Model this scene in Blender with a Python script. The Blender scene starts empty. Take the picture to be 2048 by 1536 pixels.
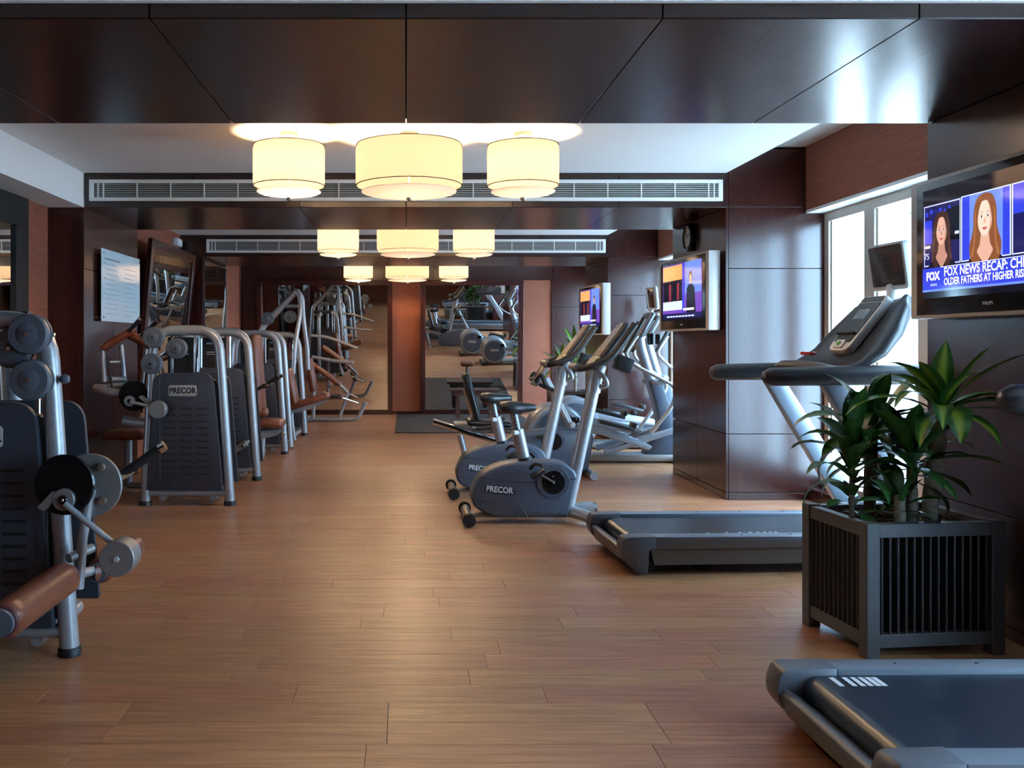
import bpy, bmesh, math, random
from mathutils import Vector, Matrix, Euler
random.seed(7)
SC = bpy.context.scene
COL = SC.collection
R = math.radians

# ------------------------------------------------------------------ camera
FPX, VPU, VPV, HC = 1800.0, 812.0, 682.0, 1.3      # focal length, vanishing point (2048x1536 frame), eye height
cd = bpy.data.cameras.new('camera'); cam = bpy.data.objects.new('camera', cd); COL.objects.link(cam)
cam.location = (0, 0, HC); cam.rotation_euler = (R(90), 0, 0)
cd.sensor_fit = 'HORIZONTAL'; cd.sensor_width = 36; cd.lens = FPX / 2048 * 36
cd.shift_x = (1024 - VPU) / 2048; cd.shift_y = (VPV - 768) / 2048
cd.clip_start = .05; cd.clip_end = 300
SC.camera = cam

# ------------------------------------------------------------------ world, sun, exposure
W = bpy.data.worlds.new('world'); SC.world = W; W.use_nodes = True
wn = W.node_tree.nodes; wl = W.node_tree.links
bg = wn['Background']; bg.inputs[0].default_value = (.45, .71, 1.0, 1); bg.inputs[1].default_value = 18
sd = bpy.data.lights.new('sun', 'SUN'); sun = bpy.data.objects.new('sun', sd); COL.objects.link(sun)
sd.energy = 20; sd.angle = R(2); sd.color = (1, .95, .88)
sun.rotation_euler = Vector((-.75, -.25, .75)).to_track_quat('Z', 'Y').to_euler()   # from over the roof, onto the facade opposite
vs = SC.view_settings; vs.view_transform = 'Standard'; vs.look = 'None'; vs.gamma = 1; vs.use_curve_mapping = False
vs.exposure = 0.5
SC.cycles.use_denoising = True
SC.cycles.max_bounces = 8; SC.cycles.diffuse_bounces = 4; SC.cycles.glossy_bounces = 5
SC.cycles.transparent_max_bounces = 12; SC.cycles.sample_clamp_indirect = 6
SC.cycles.caustics_reflective = False; SC.cycles.caustics_refractive = False

BAYS = [(.21, 3.05), (4.52, 7.36), (8.83, 11.67), (13.14, 15.98)]
BEAMS = [(-1.26, .21), (3.05, 4.52), (7.36, 8.83), (11.67, 13.14)]
XL, XP, XW, XB = -2.93, 2.617, 3.45, 3.27     # left wall, pillar face, window wall, bulkhead face
ZC, ZB, ZT = 2.674, 2.392, 2.87               # ceiling, beam underside, window pocket top
for y0, y1 in BAYS:                           # window portals (sampling aids, they give no light of their own)
    ld = bpy.data.lights.new('window_portal', 'AREA'); lo = bpy.data.objects.new('window_portal', ld); COL.objects.link(lo)
    ld.shape = 'RECTANGLE'; ld.size = 2.2; ld.size_y = y1 - y0; ld.cycles.is_portal = True
    lo.location = (XW + .08, (y0 + y1) / 2, 1.2); lo.rotation_euler = (0, R(90), 0)

# ------------------------------------------------------------------ materials
def mat(name, col, rough=.5, metal=0., spec=.5, emit=None, es=0., coat=0.):
    m = bpy.data.materials.new(name); m.use_nodes = True
    b = m.node_tree.nodes['Principled BSDF']
    b.inputs['Base Color'].default_value = (*col, 1); b.inputs['Roughness'].default_value = rough
    b.inputs['Metallic'].default_value = metal; b.inputs['Specular IOR Level'].default_value = spec
    b.inputs['Coat Weight'].default_value = coat; b.inputs['Coat Roughness'].default_value = .12
    if emit: b.inputs['Emission Color'].default_value = (*emit, 1); b.inputs['Emission Strength'].default_value = es
    return m
def nodes(m): return m.node_tree.nodes, m.node_tree.links, m.node_tree.nodes['Principled BSDF']
def noisy(m, c1, c2, scale=(1, 1, 1), nscale=4., detail=4., bump=0., bscale=None, rvar=None):
    """object-space noise between two colours, optional bump"""
    n, l, b = nodes(m)
    tc = n.new('ShaderNodeTexCoord'); mp = n.new('ShaderNodeMapping'); mp.inputs['Scale'].default_value = scale
    nz = n.new('ShaderNodeTexNoise'); nz.inputs['Scale'].default_value = nscale; nz.inputs['Detail'].default_value = detail
    nz.inputs['Roughness'].default_value = .65
    cr = n.new('ShaderNodeValToRGB'); cr.color_ramp.elements[0].color = (*c1, 1); cr.color_ramp.elements[1].color = (*c2, 1)
    cr.color_ramp.elements[0].position = .3; cr.color_ramp.elements[1].position = .7
    l.new(tc.outputs['Object'], mp.inputs[0]); l.new(mp.outputs[0], nz.inputs[0]); l.new(nz.outputs['Fac'], cr.inputs[0])
    l.new(cr.outputs[0], b.inputs['Base Color'])
    if bump:
        bp = n.new('ShaderNodeBump'); bp.inputs['Strength'].default_value = bump; bp.inputs['Distance'].default_value = .002
        l.new(nz.outputs['Fac'], bp.inputs['Height']); l.new(bp.outputs[0], b.inputs['Normal'])
    if rvar:
        mr = n.new('ShaderNodeMapRange'); mr.inputs[3].default_value = rvar[0]; mr.inputs[4].default_value = rvar[1]
        l.new(nz.outputs['Fac'], mr.inputs[0]); l.new(mr.outputs[0], b.inputs['Roughness'])
    return m
M = {}
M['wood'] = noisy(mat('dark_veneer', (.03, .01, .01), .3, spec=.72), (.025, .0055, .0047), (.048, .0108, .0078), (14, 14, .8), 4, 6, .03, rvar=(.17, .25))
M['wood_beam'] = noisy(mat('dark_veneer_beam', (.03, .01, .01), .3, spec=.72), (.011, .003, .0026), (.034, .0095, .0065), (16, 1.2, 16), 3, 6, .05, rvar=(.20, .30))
M['core'] = mat('panel_gap_black', (.004, .003, .003), .8)
M['paper'] = noisy(mat('terracotta_wallpaper', (.3, .1, .06), .75, spec=.25), (.20, .062, .036), (.33, .112, .066), (2, 2, 60), 3, 4, .25)
M['white'] = mat('white_plaster', (.80, .79, .77), .8, spec=.2)
M['vent_white'] = mat('white_enamel', (.90, .90, .88), .4)
M['vent_dark'] = mat('duct_shadow', (.02, .02, .02), .8)
M['mirror'] = mat('mirror_glass', (.86, .88, .87), .0, 1.)
M['frame_win'] = mat('beige_window_frame', (.58, .53, .46), .4)
M['silver'] = noisy(mat('silver_paint', (.4, .4, .42), .36, .45), (.36, .365, .385), (.42, .425, .445), (1, 1, 1), 30, 2)
M['chrome'] = mat('chrome', (.75, .75, .76), .1, 1.)
M['graphite'] = noisy(mat('graphite_plastic', (.05, .055, .07), .5), (.034, .038, .052), (.042, .046, .062), (1, 1, 1), 60, 2, .05)
M['black'] = mat('black_rubber', (.008, .008, .009), .5)
M['gloss_black'] = mat('gloss_black', (.006, .006, .007), .15)
M['disc'] = noisy(mat('disc_plastic', (.09, .105, .13), .45), (.08, .095, .12), (.1, .115, .14), (1, 1, 1), 40, 2)
M['leather'] = noisy(mat('brown_vinyl', (.2, .06, .03), .38), (.16, .045, .024), (.22, .066, .034), (1, 1, 1), 18, 4, .12)
M['tan'] = mat('oxblood_cap', (.12, .03, .028), .45)
M['steelgrey'] = mat('grey_steel', (.30, .29, .285), .45, .6)
M['plaque'] = mat('brushed_plaque', (.55, .53, .50), .4, .3)
M['ink'] = mat('black_ink', (.01, .01, .01), .6)
M['letter_white'] = mat('white_print', (.75, .77, .8), .5)
M['bike'] = noisy(mat('blue_grey_plastic', (.075, .095, .135), .38), (.066, .083, .118), (.08, .1, .14), (1, 1, 1), 50, 2, .04)
M['bike_dark'] = mat('dark_blue_grey', (.03, .036, .05), .42)
M['saddle'] = mat('black_saddle', (.012, .014, .018), .3)
M['panel_lamp_tint'] = noisy(mat('display_panel', (.2, .17, .13), .22, coat=.6), (.30, .24, .16), (.40, .32, .22), (1, 1, 1), 40, 3)  # gold of the lamps' reflection is put into the display colour
M['tread_grey'] = mat('treadmill_grey', (.115, .12, .14), .4)
M['tread_light'] = mat('treadmill_rail', (.17, .19, .23), .36)
M['tread_brown'] = mat('treadmill_skirt', (.14, .125, .115), .45)
M['belt'] = noisy(mat('running_belt', (.02, .024, .03), .3), (.016, .024, .038), (.024, .036, .056), (4, 40, 4), 4, 4, .05)  # blue of the reflected sky is mixed into the belt's base colour
M['console_dark'] = mat('console_charcoal', (.028, .030, .034), .33)
M['console_brown'] = mat('console_taupe', (.06, .052, .046), .35)
M['white_plastic'] = mat('white_plastic', (.62, .62, .62), .35)
M['keys'] = noisy(mat('console_keys', (.03, .04, .04), .3), (.02, .028, .03), (.05, .06, .06), (1, 1, 1), 60, 3)
M['green'] = mat('green_button', (.05, .3, .04), .4)
M['red'] = mat('red_button', (.4, .02, .015), .4)
M['amber'] = mat('dark_glass_screen', (.03, .022, .014), .04, coat=1.)
M['upright'] = mat('upright_blue_silver', (.34, .39, .46), .35, .5)
M['planter'] = noisy(mat('slate_paint', (.085, .085, .095), .5), (.075, .074, .08), (.095, .094, .10), (3, 3, 3), 8, 3)
M['planter_slat'] = mat('dark_slat', (.045, .040, .040), .45)
M['clay'] = noisy(mat('clay_pebbles', (.15, .07, .04), .9), (.07, .03, .02), (.2, .095, .055), (1, 1, 1), 60, 3)
M['cane'] = noisy(mat('cane_bark', (.3, .26, .2), .8), (.2, .165, .12), (.42, .38, .31), (6, 6, 30), 6, 4, .5)
M['matgrey'] = noisy(mat('rubber_mat', (.03, .028, .03), .75), (.016, .012, .013), (.026, .02, .021), (1, 1, 1), 40, 2, .1)
M['bench_wood'] = noisy(mat('bench_wood', (.06, .025, .02), .4), (.045, .018, .014), (.085, .036, .028), (2, 30, 30), 3, 4)
M['tv_silver'] = mat('tv_silver', (.60, .57, .54), .4, .15)
M['building'] = mat('pale_render', (.11, .118, .125), .8)
M['paving'] = noisy(mat('pale_paving', (.6, .6, .6), .8), (.55, .56, .57), (.65, .65, .64), (1, 1, 1), 1., 3)
M['building_glass'] = mat('building_window', (.03, .05, .06), .3)
M['glow_edge'] = mat('glass_edge', (.5, .8, .75), .2)
M['brass'] = mat('satin_nickel', (.62, .55, .42), .3, .9)

# panes: mostly clear, a little mirror-like
m = bpy.data.materials.new('window_glass'); m.use_nodes = True; n = m.node_tree.nodes; l = m.node_tree.links
n.remove(n['Principled BSDF']); tr = n.new('ShaderNodeBsdfTransparent'); tr.inputs[0].default_value = (.93, .96, .96, 1)
gl = n.new('ShaderNodeBsdfGlossy'); gl.inputs['Roughness'].default_value = .02; mx = n.new('ShaderNodeMixShader'); mx.inputs[0].default_value = .06
l.new(tr.outputs[0], mx.inputs[1]); l.new(gl.outputs[0], mx.inputs[2]); l.new(mx.outputs[0], n['Material Output'].inputs[0]); M['glass'] = m
# instruction board: milky pale acrylic
M['board'] = mat('pale_board', (.68, .88, .95), .08, coat=.8)
# lamp fabric
def fabric(name, col, transl):
    m = bpy.data.materials.new(name); m.use_nodes = True; n = m.node_tree.nodes; l = m.node_tree.links
    n.remove(n['Principled BSDF']); d = n.new('ShaderNodeBsdfDiffuse'); t = n.new('ShaderNodeBsdfTranslucent')
    d.inputs[0].default_value = (*col, 1); t.inputs[0].default_value = (*col, 1)
    mx = n.new('ShaderNodeMixShader'); mx.inputs[0].default_value = transl
    l.new(d.outputs[0], mx.inputs[1]); l.new(t.outputs[0], mx.inputs[2]); l.new(mx.outputs[0], n['Material Output'].inputs[0])
    return m
M['shade'] = fabric('pleated_cream_fabric', (.128, .108, .096), .5)
M['diffuser'] = fabric('opal_diffuser', (.84, .82, .84), .8)
# floor planks: grain along x, tint stored per plank
m = mat('oak_vinyl_plank', (.35, .19, .11), .36, spec=.45); n, l, b = nodes(m)
tc = n.new('ShaderNodeTexCoord'); mp = n.new('ShaderNodeMapping'); mp.inputs['Scale'].default_value = (1.2, 26, 1)
at = n.new('ShaderNodeAttribute'); at.attribute_name = 'tint'
ad = n.new('ShaderNodeVectorMath'); ad.operation = 'MULTIPLY_ADD'; ad.inputs[1].default_value = (30, 30, 30)
l.new(at.outputs['Color'], ad.inputs[0]); l.new(tc.outputs['Object'], ad.inputs[2]); l.new(ad.outputs[0], mp.inputs[0])
nz = n.new('ShaderNodeTexNoise'); nz.inputs['Scale'].default_value = 2.2; nz.inputs['Detail'].default_value = 7; nz.inputs['Roughness'].default_value = .7
l.new(mp.outputs[0], nz.inputs[0])
cr = n.new('ShaderNodeValToRGB'); cr.color_ramp.elements[0].position = .28; cr.color_ramp.elements[1].position = .72
cr.color_ramp.elements[0].color = (.29, .112, .050, 1); cr.color_ramp.elements[1].color = (.64, .30, .150, 1)
l.new(nz.outputs['Fac'], cr.inputs[0])
hs = n.new('ShaderNodeHueSaturation'); sp = n.new('ShaderNodeSeparateColor'); l.new(at.outputs['Color'], sp.inputs[0])
mr = n.new('ShaderNodeMapRange'); mr.inputs[3].default_value = .88; mr.inputs[4].default_value = 1.08; l.new(sp.outputs[0], mr.inputs[0]); l.new(mr.outputs[0], hs.inputs['Value'])
mr2 = n.new('ShaderNodeMapRange'); mr2.inputs[3].default_value = .492; mr2.inputs[4].default_value = .508; l.new(sp.outputs[1], mr2.inputs[0]); l.new(mr2.outputs[0], hs.inputs['Hue'])
l.new(cr.outputs[0], hs.inputs['Color']); l.new(hs.outputs[0], b.inputs['Base Color'])
bp = n.new('ShaderNodeBump'); bp.inputs['Strength'].default_value = .12; bp.inputs['Distance'].default_value = .001
l.new(nz.outputs['Fac'], bp.inputs['Height']); l.new(bp.outputs[0], b.inputs['Normal']); M['plank'] = m
# leaf: green with a yellow-green middle stripe (attribute across the blade)
def leafmat(name, c_edge, c_mid):
    m = mat(name, c_edge, .32); n, l, b = nodes(m)
    at = n.new('ShaderNodeAttribute'); at.attribute_name = 'across'
    cr = n.new('ShaderNodeValToRGB'); cr.color_ramp.elements[0].color = (*c_mid, 1); cr.color_ramp.elements[1].color = (*c_edge, 1)
    cr.color_ramp.elements[0].position = .12; cr.color_ramp.elements[1].position = .55
    l.new(at.outputs['Fac'], cr.inputs[0]); l.new(cr.outputs[0], b.inputs['Base Color'])
    b.inputs['Subsurface Weight'].default_value = 0
    return m
M['leaf'] = leafmat('striped_leaf', (.032, .14, .026), (.32, .46, .05))
M['leaf_dark'] = leafmat('dark_leaf', (.026, .105, .024), (.06, .18, .034))
# screen colours (these give off light)
def glow(name, col, s):
    m = bpy.data.materials.new(name); m.use_nodes = True; b = m.node_tree.nodes['Principled BSDF']
    b.inputs['Base Color'].default_value = (.005, .005, .006, 1); b.inputs['Roughness'].default_value = .06
    b.inputs['Emission Color'].default_value = (*col, 1); b.inputs['Emission Strength'].default_value = s
    return m
G = {k: glow('screen_' + k, c, 1.) for k, c in dict(
    black=(.004, .004, .012), navy=(.012, .012, .09), blue=(.03, .05, .62), sky=(.14, .24, .85), pale=(.62, .70, .95), white=(.95, .95, 1.),
    skin=(.66, .37, .28), skin_shade=(.46, .23, .17), brown=(.09, .04, .03), copper=(.36, .14, .055), skin_light=(.85, .58, .47), hair=(.045, .018, .015), auburn=(.22, .075, .03), dress=(.012, .008, .02), purple=(.16, .06, .42),
    red=(.35, .03, .05), orange=(.75, .36, .12), lip=(.45, .1, .1)).items()}

# ------------------------------------------------------------------ mesh helpers
class MB:
    def __init__(s): s.v = []; s.f = []; s.mi = []
    def add(s, vs, fs, mi=0):
        k = len(s.v); s.v += [tuple(p) for p in vs]; s.f += [tuple(i + k for i in f) for f in fs]; s.mi += [mi] * len(fs); return s
    def box(s, lo, hi, bev=0., mtx=None, mi=0):
        bm = bmesh.new(); bmesh.ops.create_cube(bm, size=1)
        c = [(a + b) / 2 for a, b in zip(lo, hi)]; d = [abs(b - a) for a, b in zip(lo, hi)]
        for v in bm.verts: v.co = Vector((v.co.x * d[0] + c[0], v.co.y * d[1] + c[1], v.co.z * d[2] + c[2]))
        if bev: bmesh.ops.bevel(bm, geom=bm.edges[:], offset=min(bev, min(d) * .49), segments=2, affect='EDGES', profile=.5)
        return s.bm(bm, mtx, mi)
    def bm(s, bm, mtx=None, mi=0):
        if mtx is not None: bm.transform(mtx)
        bm.verts.index_update(); s.add([v.co[:] for v in bm.verts], [[v.index for v in f.verts] for f in bm.faces], mi); bm.free(); return s
    def tube(s, pts, r, seg=12, fil=0., nf=5, closed=False, mi=0, cap=True):
        pts = [Vector(p) for p in pts]
        if fil: pts = fillet(pts, fil, nf)
        n = len(pts); rr = r if isinstance(r, (list, tuple)) else [r] * n
        if len(rr) != n: rr = [rr[0] + (rr[-1] - rr[0]) * i / (n - 1) for i in range(n)]
        t0 = (pts[1] - pts[0]).normalized()
        up = Vector((0, 0, 1)) if abs(t0.z) < .9 else Vector((1, 0, 0))
        u = t0.cross(up).normalized(); vs = []; prev = t0
        for i in range(n):
            if closed: t = (pts[(i + 1) % n] - pts[i - 1]).normalized()
            elif i == 0: t = t0
            elif i == n - 1: t = (pts[-1] - pts[-2]).normalized()
            else: t = ((pts[i + 1] - pts[i]).normalized() + (pts[i] - pts[i - 1]).normalized()).normalized()
            u = prev.rotation_difference(t) @ u; u = (u - t * u.dot(t)).normalized(); prev = t; w = t.cross(u)
            for k in range(seg):
                a = 2 * math.pi * k / seg; vs.append(pts[i] + (u * math.cos(a) + w * math.sin(a)) * rr[i])
        fs = []
        for i in range(n if closed else n - 1):
            j = (i + 1) % n
            for k in range(seg):
                k2 = (k + 1) % seg; fs.append((i * seg + k, i * seg + k2, j * seg + k2, j * seg + k))
        if cap and not closed:
            fs.append(tuple(reversed(range(seg)))); fs.append(tuple((n - 1) * seg + k for k in range(seg)))
        return s.add(vs, fs, mi)
    def lathe(s, prof, c=(0, 0, 0), axis='Z', seg=24, mi=0, wob=None):
        """prof: (radius, height along the axis); ends are capped when radius > 0"""
        vs = []; fs = []
        for j, (r, h) in enumerate(prof):
            for k in range(seg):
                a = 2 * math.pi * k / seg; q = r + (wob if wob and k % 2 else 0)
                x, y = q * math.cos(a), q * math.sin(a)
                p = (x, y, h) if axis == 'Z' else ((x, h, -y) if axis == 'Y' else (h, x, y))
                vs.append((p[0] + c[0], p[1] + c[1], p[2] + c[2]))
        for j in range(len(prof) - 1):
            for k in range(seg):
                k2 = (k + 1) % seg; fs.append((j * seg + k, j * seg + k2, (j + 1) * seg + k2, (j + 1) * seg + k))
        if prof[0][0] > 1e-6: fs.append(tuple(reversed(range(seg))))
        if prof[-1][0] > 1e-6: fs.append(tuple((len(prof) - 1) * seg + k for k in range(seg)))
        return s.add(vs, fs, mi)
    def prism(s, poly, a, b, plane='XZ', bev=0., mtx=None, mi=0):
        """extrude a 2-D outline from a to b along the axis left out of plane"""
        bm = bmesh.new()
        def P(p, h): return (p[0], h, p[1]) if plane == 'XZ' else ((p[0], p[1], h) if plane == 'XY' else (h, p[0], p[1]))
        v0 = [bm.verts.new(P(p, a)) for p in poly]; v1 = [bm.verts.new(P(p, b)) for p in poly]; k = len(poly)
        bm.faces.new(v0); bm.faces.new(list(reversed(v1)))
        for i in range(k): bm.faces.new((v0[i], v1[i], v1[(i + 1) % k], v0[(i + 1) % k]))
        bmesh.ops.recalc_face_normals(bm, faces=bm.faces[:])
        if bev:
            e = [x for x in bm.edges if len(x.link_faces) == 2 and (x.link_faces[0].calc_area() > 0) and len(set(len(f.verts) for f in x.link_faces)) > 1 or k == 4]
            bmesh.ops.bevel(bm, geom=e, offset=bev, segments=2, affect='EDGES', profile=.5, clamp_overlap=True)
        return s.bm(bm, mtx, mi)

def fillet(pts, rad, n=5):
    out = [pts[0]]
    for i in range(1, len(pts) - 1):
        a, b, c = pts[i - 1], pts[i], pts[i + 1]; d1 = (a - b); d2 = (c - b)
        r = min(rad, d1.length * .48, d2.length * .48); p = b + d1.normalized() * r; q = b + d2.normalized() * r
        for k in range(n + 1):
            t = k / n; out.append(p * (1 - t) ** 2 + b * 2 * t * (1 - t) + q * t * t)
    return out + [pts[-1]]
def rpoly(pts, rads, n=5):
    """round the corners of a closed 2-D outline"""
    out = []; k = len(pts)
    for i in range(k):
        b = Vector(pts[i]); d1 = Vector(pts[i - 1]) - b; d2 = Vector(pts[(i + 1) % k]) - b
        rd = rads[i] if isinstance(rads, (list, tuple)) else rads
        if rd <= 0: out.append(tuple(b)); continue
        r = min(rd, d1.length * .48, d2.length * .48); p = b + d1.normalized() * r; q = b + d2.normalized() * r
        for j in range(n + 1):
            t = j / n; w = p * (1 - t) ** 2 + b * 2 * t * (1 - t) + q * t * t; out.append((w.x, w.y))
    return out
def mesh_of(name, mb, mats, smooth=40):
    me = bpy.data.meshes.new(name); me.from_pydata(mb.v, [], mb.f); me.update()
    for q in (mats if isinstance(mats, (list, tuple)) else [mats]): me.materials.append(M[q] if isinstance(q, str) else q)
    if any(mb.mi): me.polygons.foreach_set('material_index', mb.mi)
    bm = bmesh.new(); bm.from_mesh(me); bmesh.ops.recalc_face_normals(bm, faces=bm.faces[:]); bm.to_mesh(me); bm.free()
    if smooth:
        me.polygons.foreach_set('use_smooth', [True] * len(me.polygons)); me.set_sharp_from_angle(angle=R(smooth))
    return me
def obj(name, mb, mats, parent=None, smooth=40, kind=None, label=None, loc=None):
    me = mb if isinstance(mb, bpy.types.Mesh) else mesh_of(name, mb, mats, smooth)
    o = bpy.data.objects.new(name, me); COL.objects.link(o)
    if parent is not None: o.parent = parent
    if kind: o['kind'] = kind
    if label: o['label'] = label
    if loc is not None: o.location = loc
    return o
def thing(name, label, cat, loc=(0, 0, 0), rz=0., group=None):
    o = bpy.data.objects.new(name, None); COL.objects.link(o); o.empty_display_size = .1
    o.location = loc; o.rotation_euler = (0, 0, rz); o['label'] = label; o['category'] = cat
    if group: o['group'] = group
    return o
def tag(o, label, cat, group=None):
    o['label'] = label; o['category'] = cat
    if group: o['group'] = group
    return o
def dup(root, label, loc, rz=None):
    def rec(o, par):
        c = o.copy(); COL.objects.link(c); c.parent = par
        for ch in list(o.children): rec(ch, c)
        return c
    r = rec(root, None); r.location = loc; r['label'] = label
    if rz is not None: r.rotation_euler = (0, 0, rz)
    return r
def text_mb(txt, size, mtx, depth=.001, mi=0, mb=None, sx=1., align='CENTER', bold=0.):
    cu = bpy.data.curves.new('lettering', 'FONT'); cu.body = txt; cu.size = size; cu.extrude = depth; cu.align_x = align; cu.align_y = 'CENTER'
    cu.offset = bold; cu.resolution_u = 3
    o = bpy.data.objects.new('lettering', cu); COL.objects.link(o); dg = bpy.context.evaluated_depsgraph_get()
    me = bpy.data.meshes.new_from_object(o.evaluated_get(dg)); mb = mb or MB()
    mb.add([mtx @ Vector((v.co.x * sx, v.co.y, v.co.z)) for v in me.vertices], [tuple(p.vertices) for p in me.polygons], mi)
    bpy.data.objects.remove(o); bpy.data.curves.remove(cu); bpy.data.meshes.remove(me); return mb
FRONT = Matrix.Rotation(R(90), 4, 'X')          # text plane x,y -> x,z, read from -y
def at(x, y, z, m=FRONT): return Matrix.Translation((x, y, z)) @ m

# ------------------------------------------------------------------ the room
def st(name, mb, mats, parent=None, smooth=0):
    o = obj(name, mb, mats, parent, smooth)
    if parent is None: o['kind'] = 'structure'
    return o
Y0, Y1 = -2.6, 16.1
# floor: sub-floor slab, planks laid across the room
flo = st('floor', MB().box((XL - .2, Y0, -.12), (XW + .1, Y1, -.006)), 'core')
PW, PL = .1667, .92
def plank(mb, x0, x1, y0, y1):
    g = .0006; z0, z1, c = -.008, 0., .0012
    a, b, d, e = x0 + g, x1 - g, y0 + g, y1 - g
    k = len(mb.v)
    mb.add([(a, d, z0), (b, d, z0), (b, e, z0), (a, e, z0), (a, d, z1 - c), (b, d, z1 - c), (b, e, z1 - c), (a, e, z1 - c),
            (a + c, d + c, z1), (b - c, d + c, z1), (b - c, e - c, z1), (a + c, e - c, z1)],
           [(8, 9, 10, 11), (4, 5, 9, 8), (5, 6, 10, 9), (6, 7, 11, 10), (7, 4, 8, 11), (0, 1, 5, 4), (1, 2, 6, 5), (2, 3, 7, 6), (3, 0, 4, 7)])
def tint(me, cols, per):
    a = me.color_attributes.new('tint', 'FLOAT_COLOR', 'POINT'); d = []
    for c in cols: d += [*c, 1.] * per
    a.data.foreach_set('color', d)
rest = MB(); rest_c = []; npl = 0
row = 0; y = Y0
while y < Y1 - .01:
    ye = min(y + PW, Y1); x = XL - random.random() * PL
    while x < XW:
        xe = x + PL; a, b = max(x, XL - .05), min(xe, XW + .05)
        if b - a > .04:
            c = (random.random(), random.random(), random.random())
            u0 = VPU + a * FPX / max(y, .1); u1 = VPU + b * FPX / max(y, .1)
            if 2.4 < y < 8.6 and u1 > 0 and u0 < 2048 and npl < 290:
                mb = MB(); plank(mb, a, b, y, ye); me = mesh_of('plank', mb, 'plank', 0); tint(me, [c], 12); obj('plank', me, None, flo); npl += 1
            else:
                plank(rest, a, b, y, ye); rest_c.append(c)
        x = xe
    y = ye; row += 1
me = mesh_of('planks_beyond', rest, 'plank', 0); tint(me, rest_c, 12); obj('planks_beyond', me, None, flo, kind='stuff')

# ceilings
ce = st('ceiling', MB().box((XL - .2, Y0, ZT + .02), (XW + .3, Y1, ZT + .2)), 'white')
for y0, y1 in BAYS:
    st('ceiling_panel', MB().box((XL, y0, ZC), (XP, y1, ZT + .02)), 'white', ce)
st('ceiling_panel', MB().box((XL, Y0, ZC), (XW, BEAMS[0][0], ZT + .02)), 'white', ce)
# left soffit in the two near bays
for y0, y1 in BAYS[0:2]:
    st('soffit', MB().box((XL, y0, ZB), (-2.633, y1, ZC - .001)), 'white', ce)

# left wall, end walls
wl_ = st('wall_left', MB().box((XL - .2, Y0, 0), (XL, Y1, ZT + .02)), 'paper')
wb = st('wall_back', MB().box((XL - .2, 15.99, 0), (XW + .3, 16.2, ZT + .02)), 'core')
wr0 = MB().box((XW, Y0, 0), (XW + .25, BEAMS[0][0], ZT)); st('wall_front', MB().box((XL - .2, Y0 - .2, 0), (XW + .3, Y0 + .1, ZT + .02)), 'paper')
def wpan(parent, lo, hi, m='wood', name='panel'):
    g = .0025; d = [b - a for a, b in zip(lo, hi)]; th = d.index(min(d)); lo = list(lo); hi = list(hi)
    for i in range(3):
        if i != th: lo[i] += g; hi[i] -= g
    return obj(name, MB().box(lo, hi, .0015), m, parent, 0)
# back wall cladding
YB = 15.99
for x0, x1, z0, z1, m in [(XL, -1.7, 2.38, ZT, 'wood'), (-1.7, 0, 2.38, ZT, 'wood'), (0, 1.7, 2.38, ZT, 'wood'), (1.7, 2.62, 2.38, ZT, 'wood'),
                          (XL, -2.66, 0, 2.38, 'wood'), (-.245, .255, .05, 2.38, 'paper'), (-.245, .255, 0, .05, 'wood'), (2.06, 2.60, 0, 2.38, 'paper'),
                          (2.60, XW, 0, 1.9, 'wood'), (2.60, XW, 1.9, ZT, 'wood')]:
    wpan(wb, (x0, YB - .02, z0), (x1, YB, z1), m, 'wallpaper_panel' if m == 'paper' else 'panel')
wpan(wb, (-2.66, YB - .02, .0), (-.245, YB, 2.38)); wpan(wb, (.255, YB - .02, .0), (2.06, YB, 2.38))
wpan(wb, (2.575, YB - .05, .0), (2.62, YB - .02, 2.38), name='trim_strip')

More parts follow.
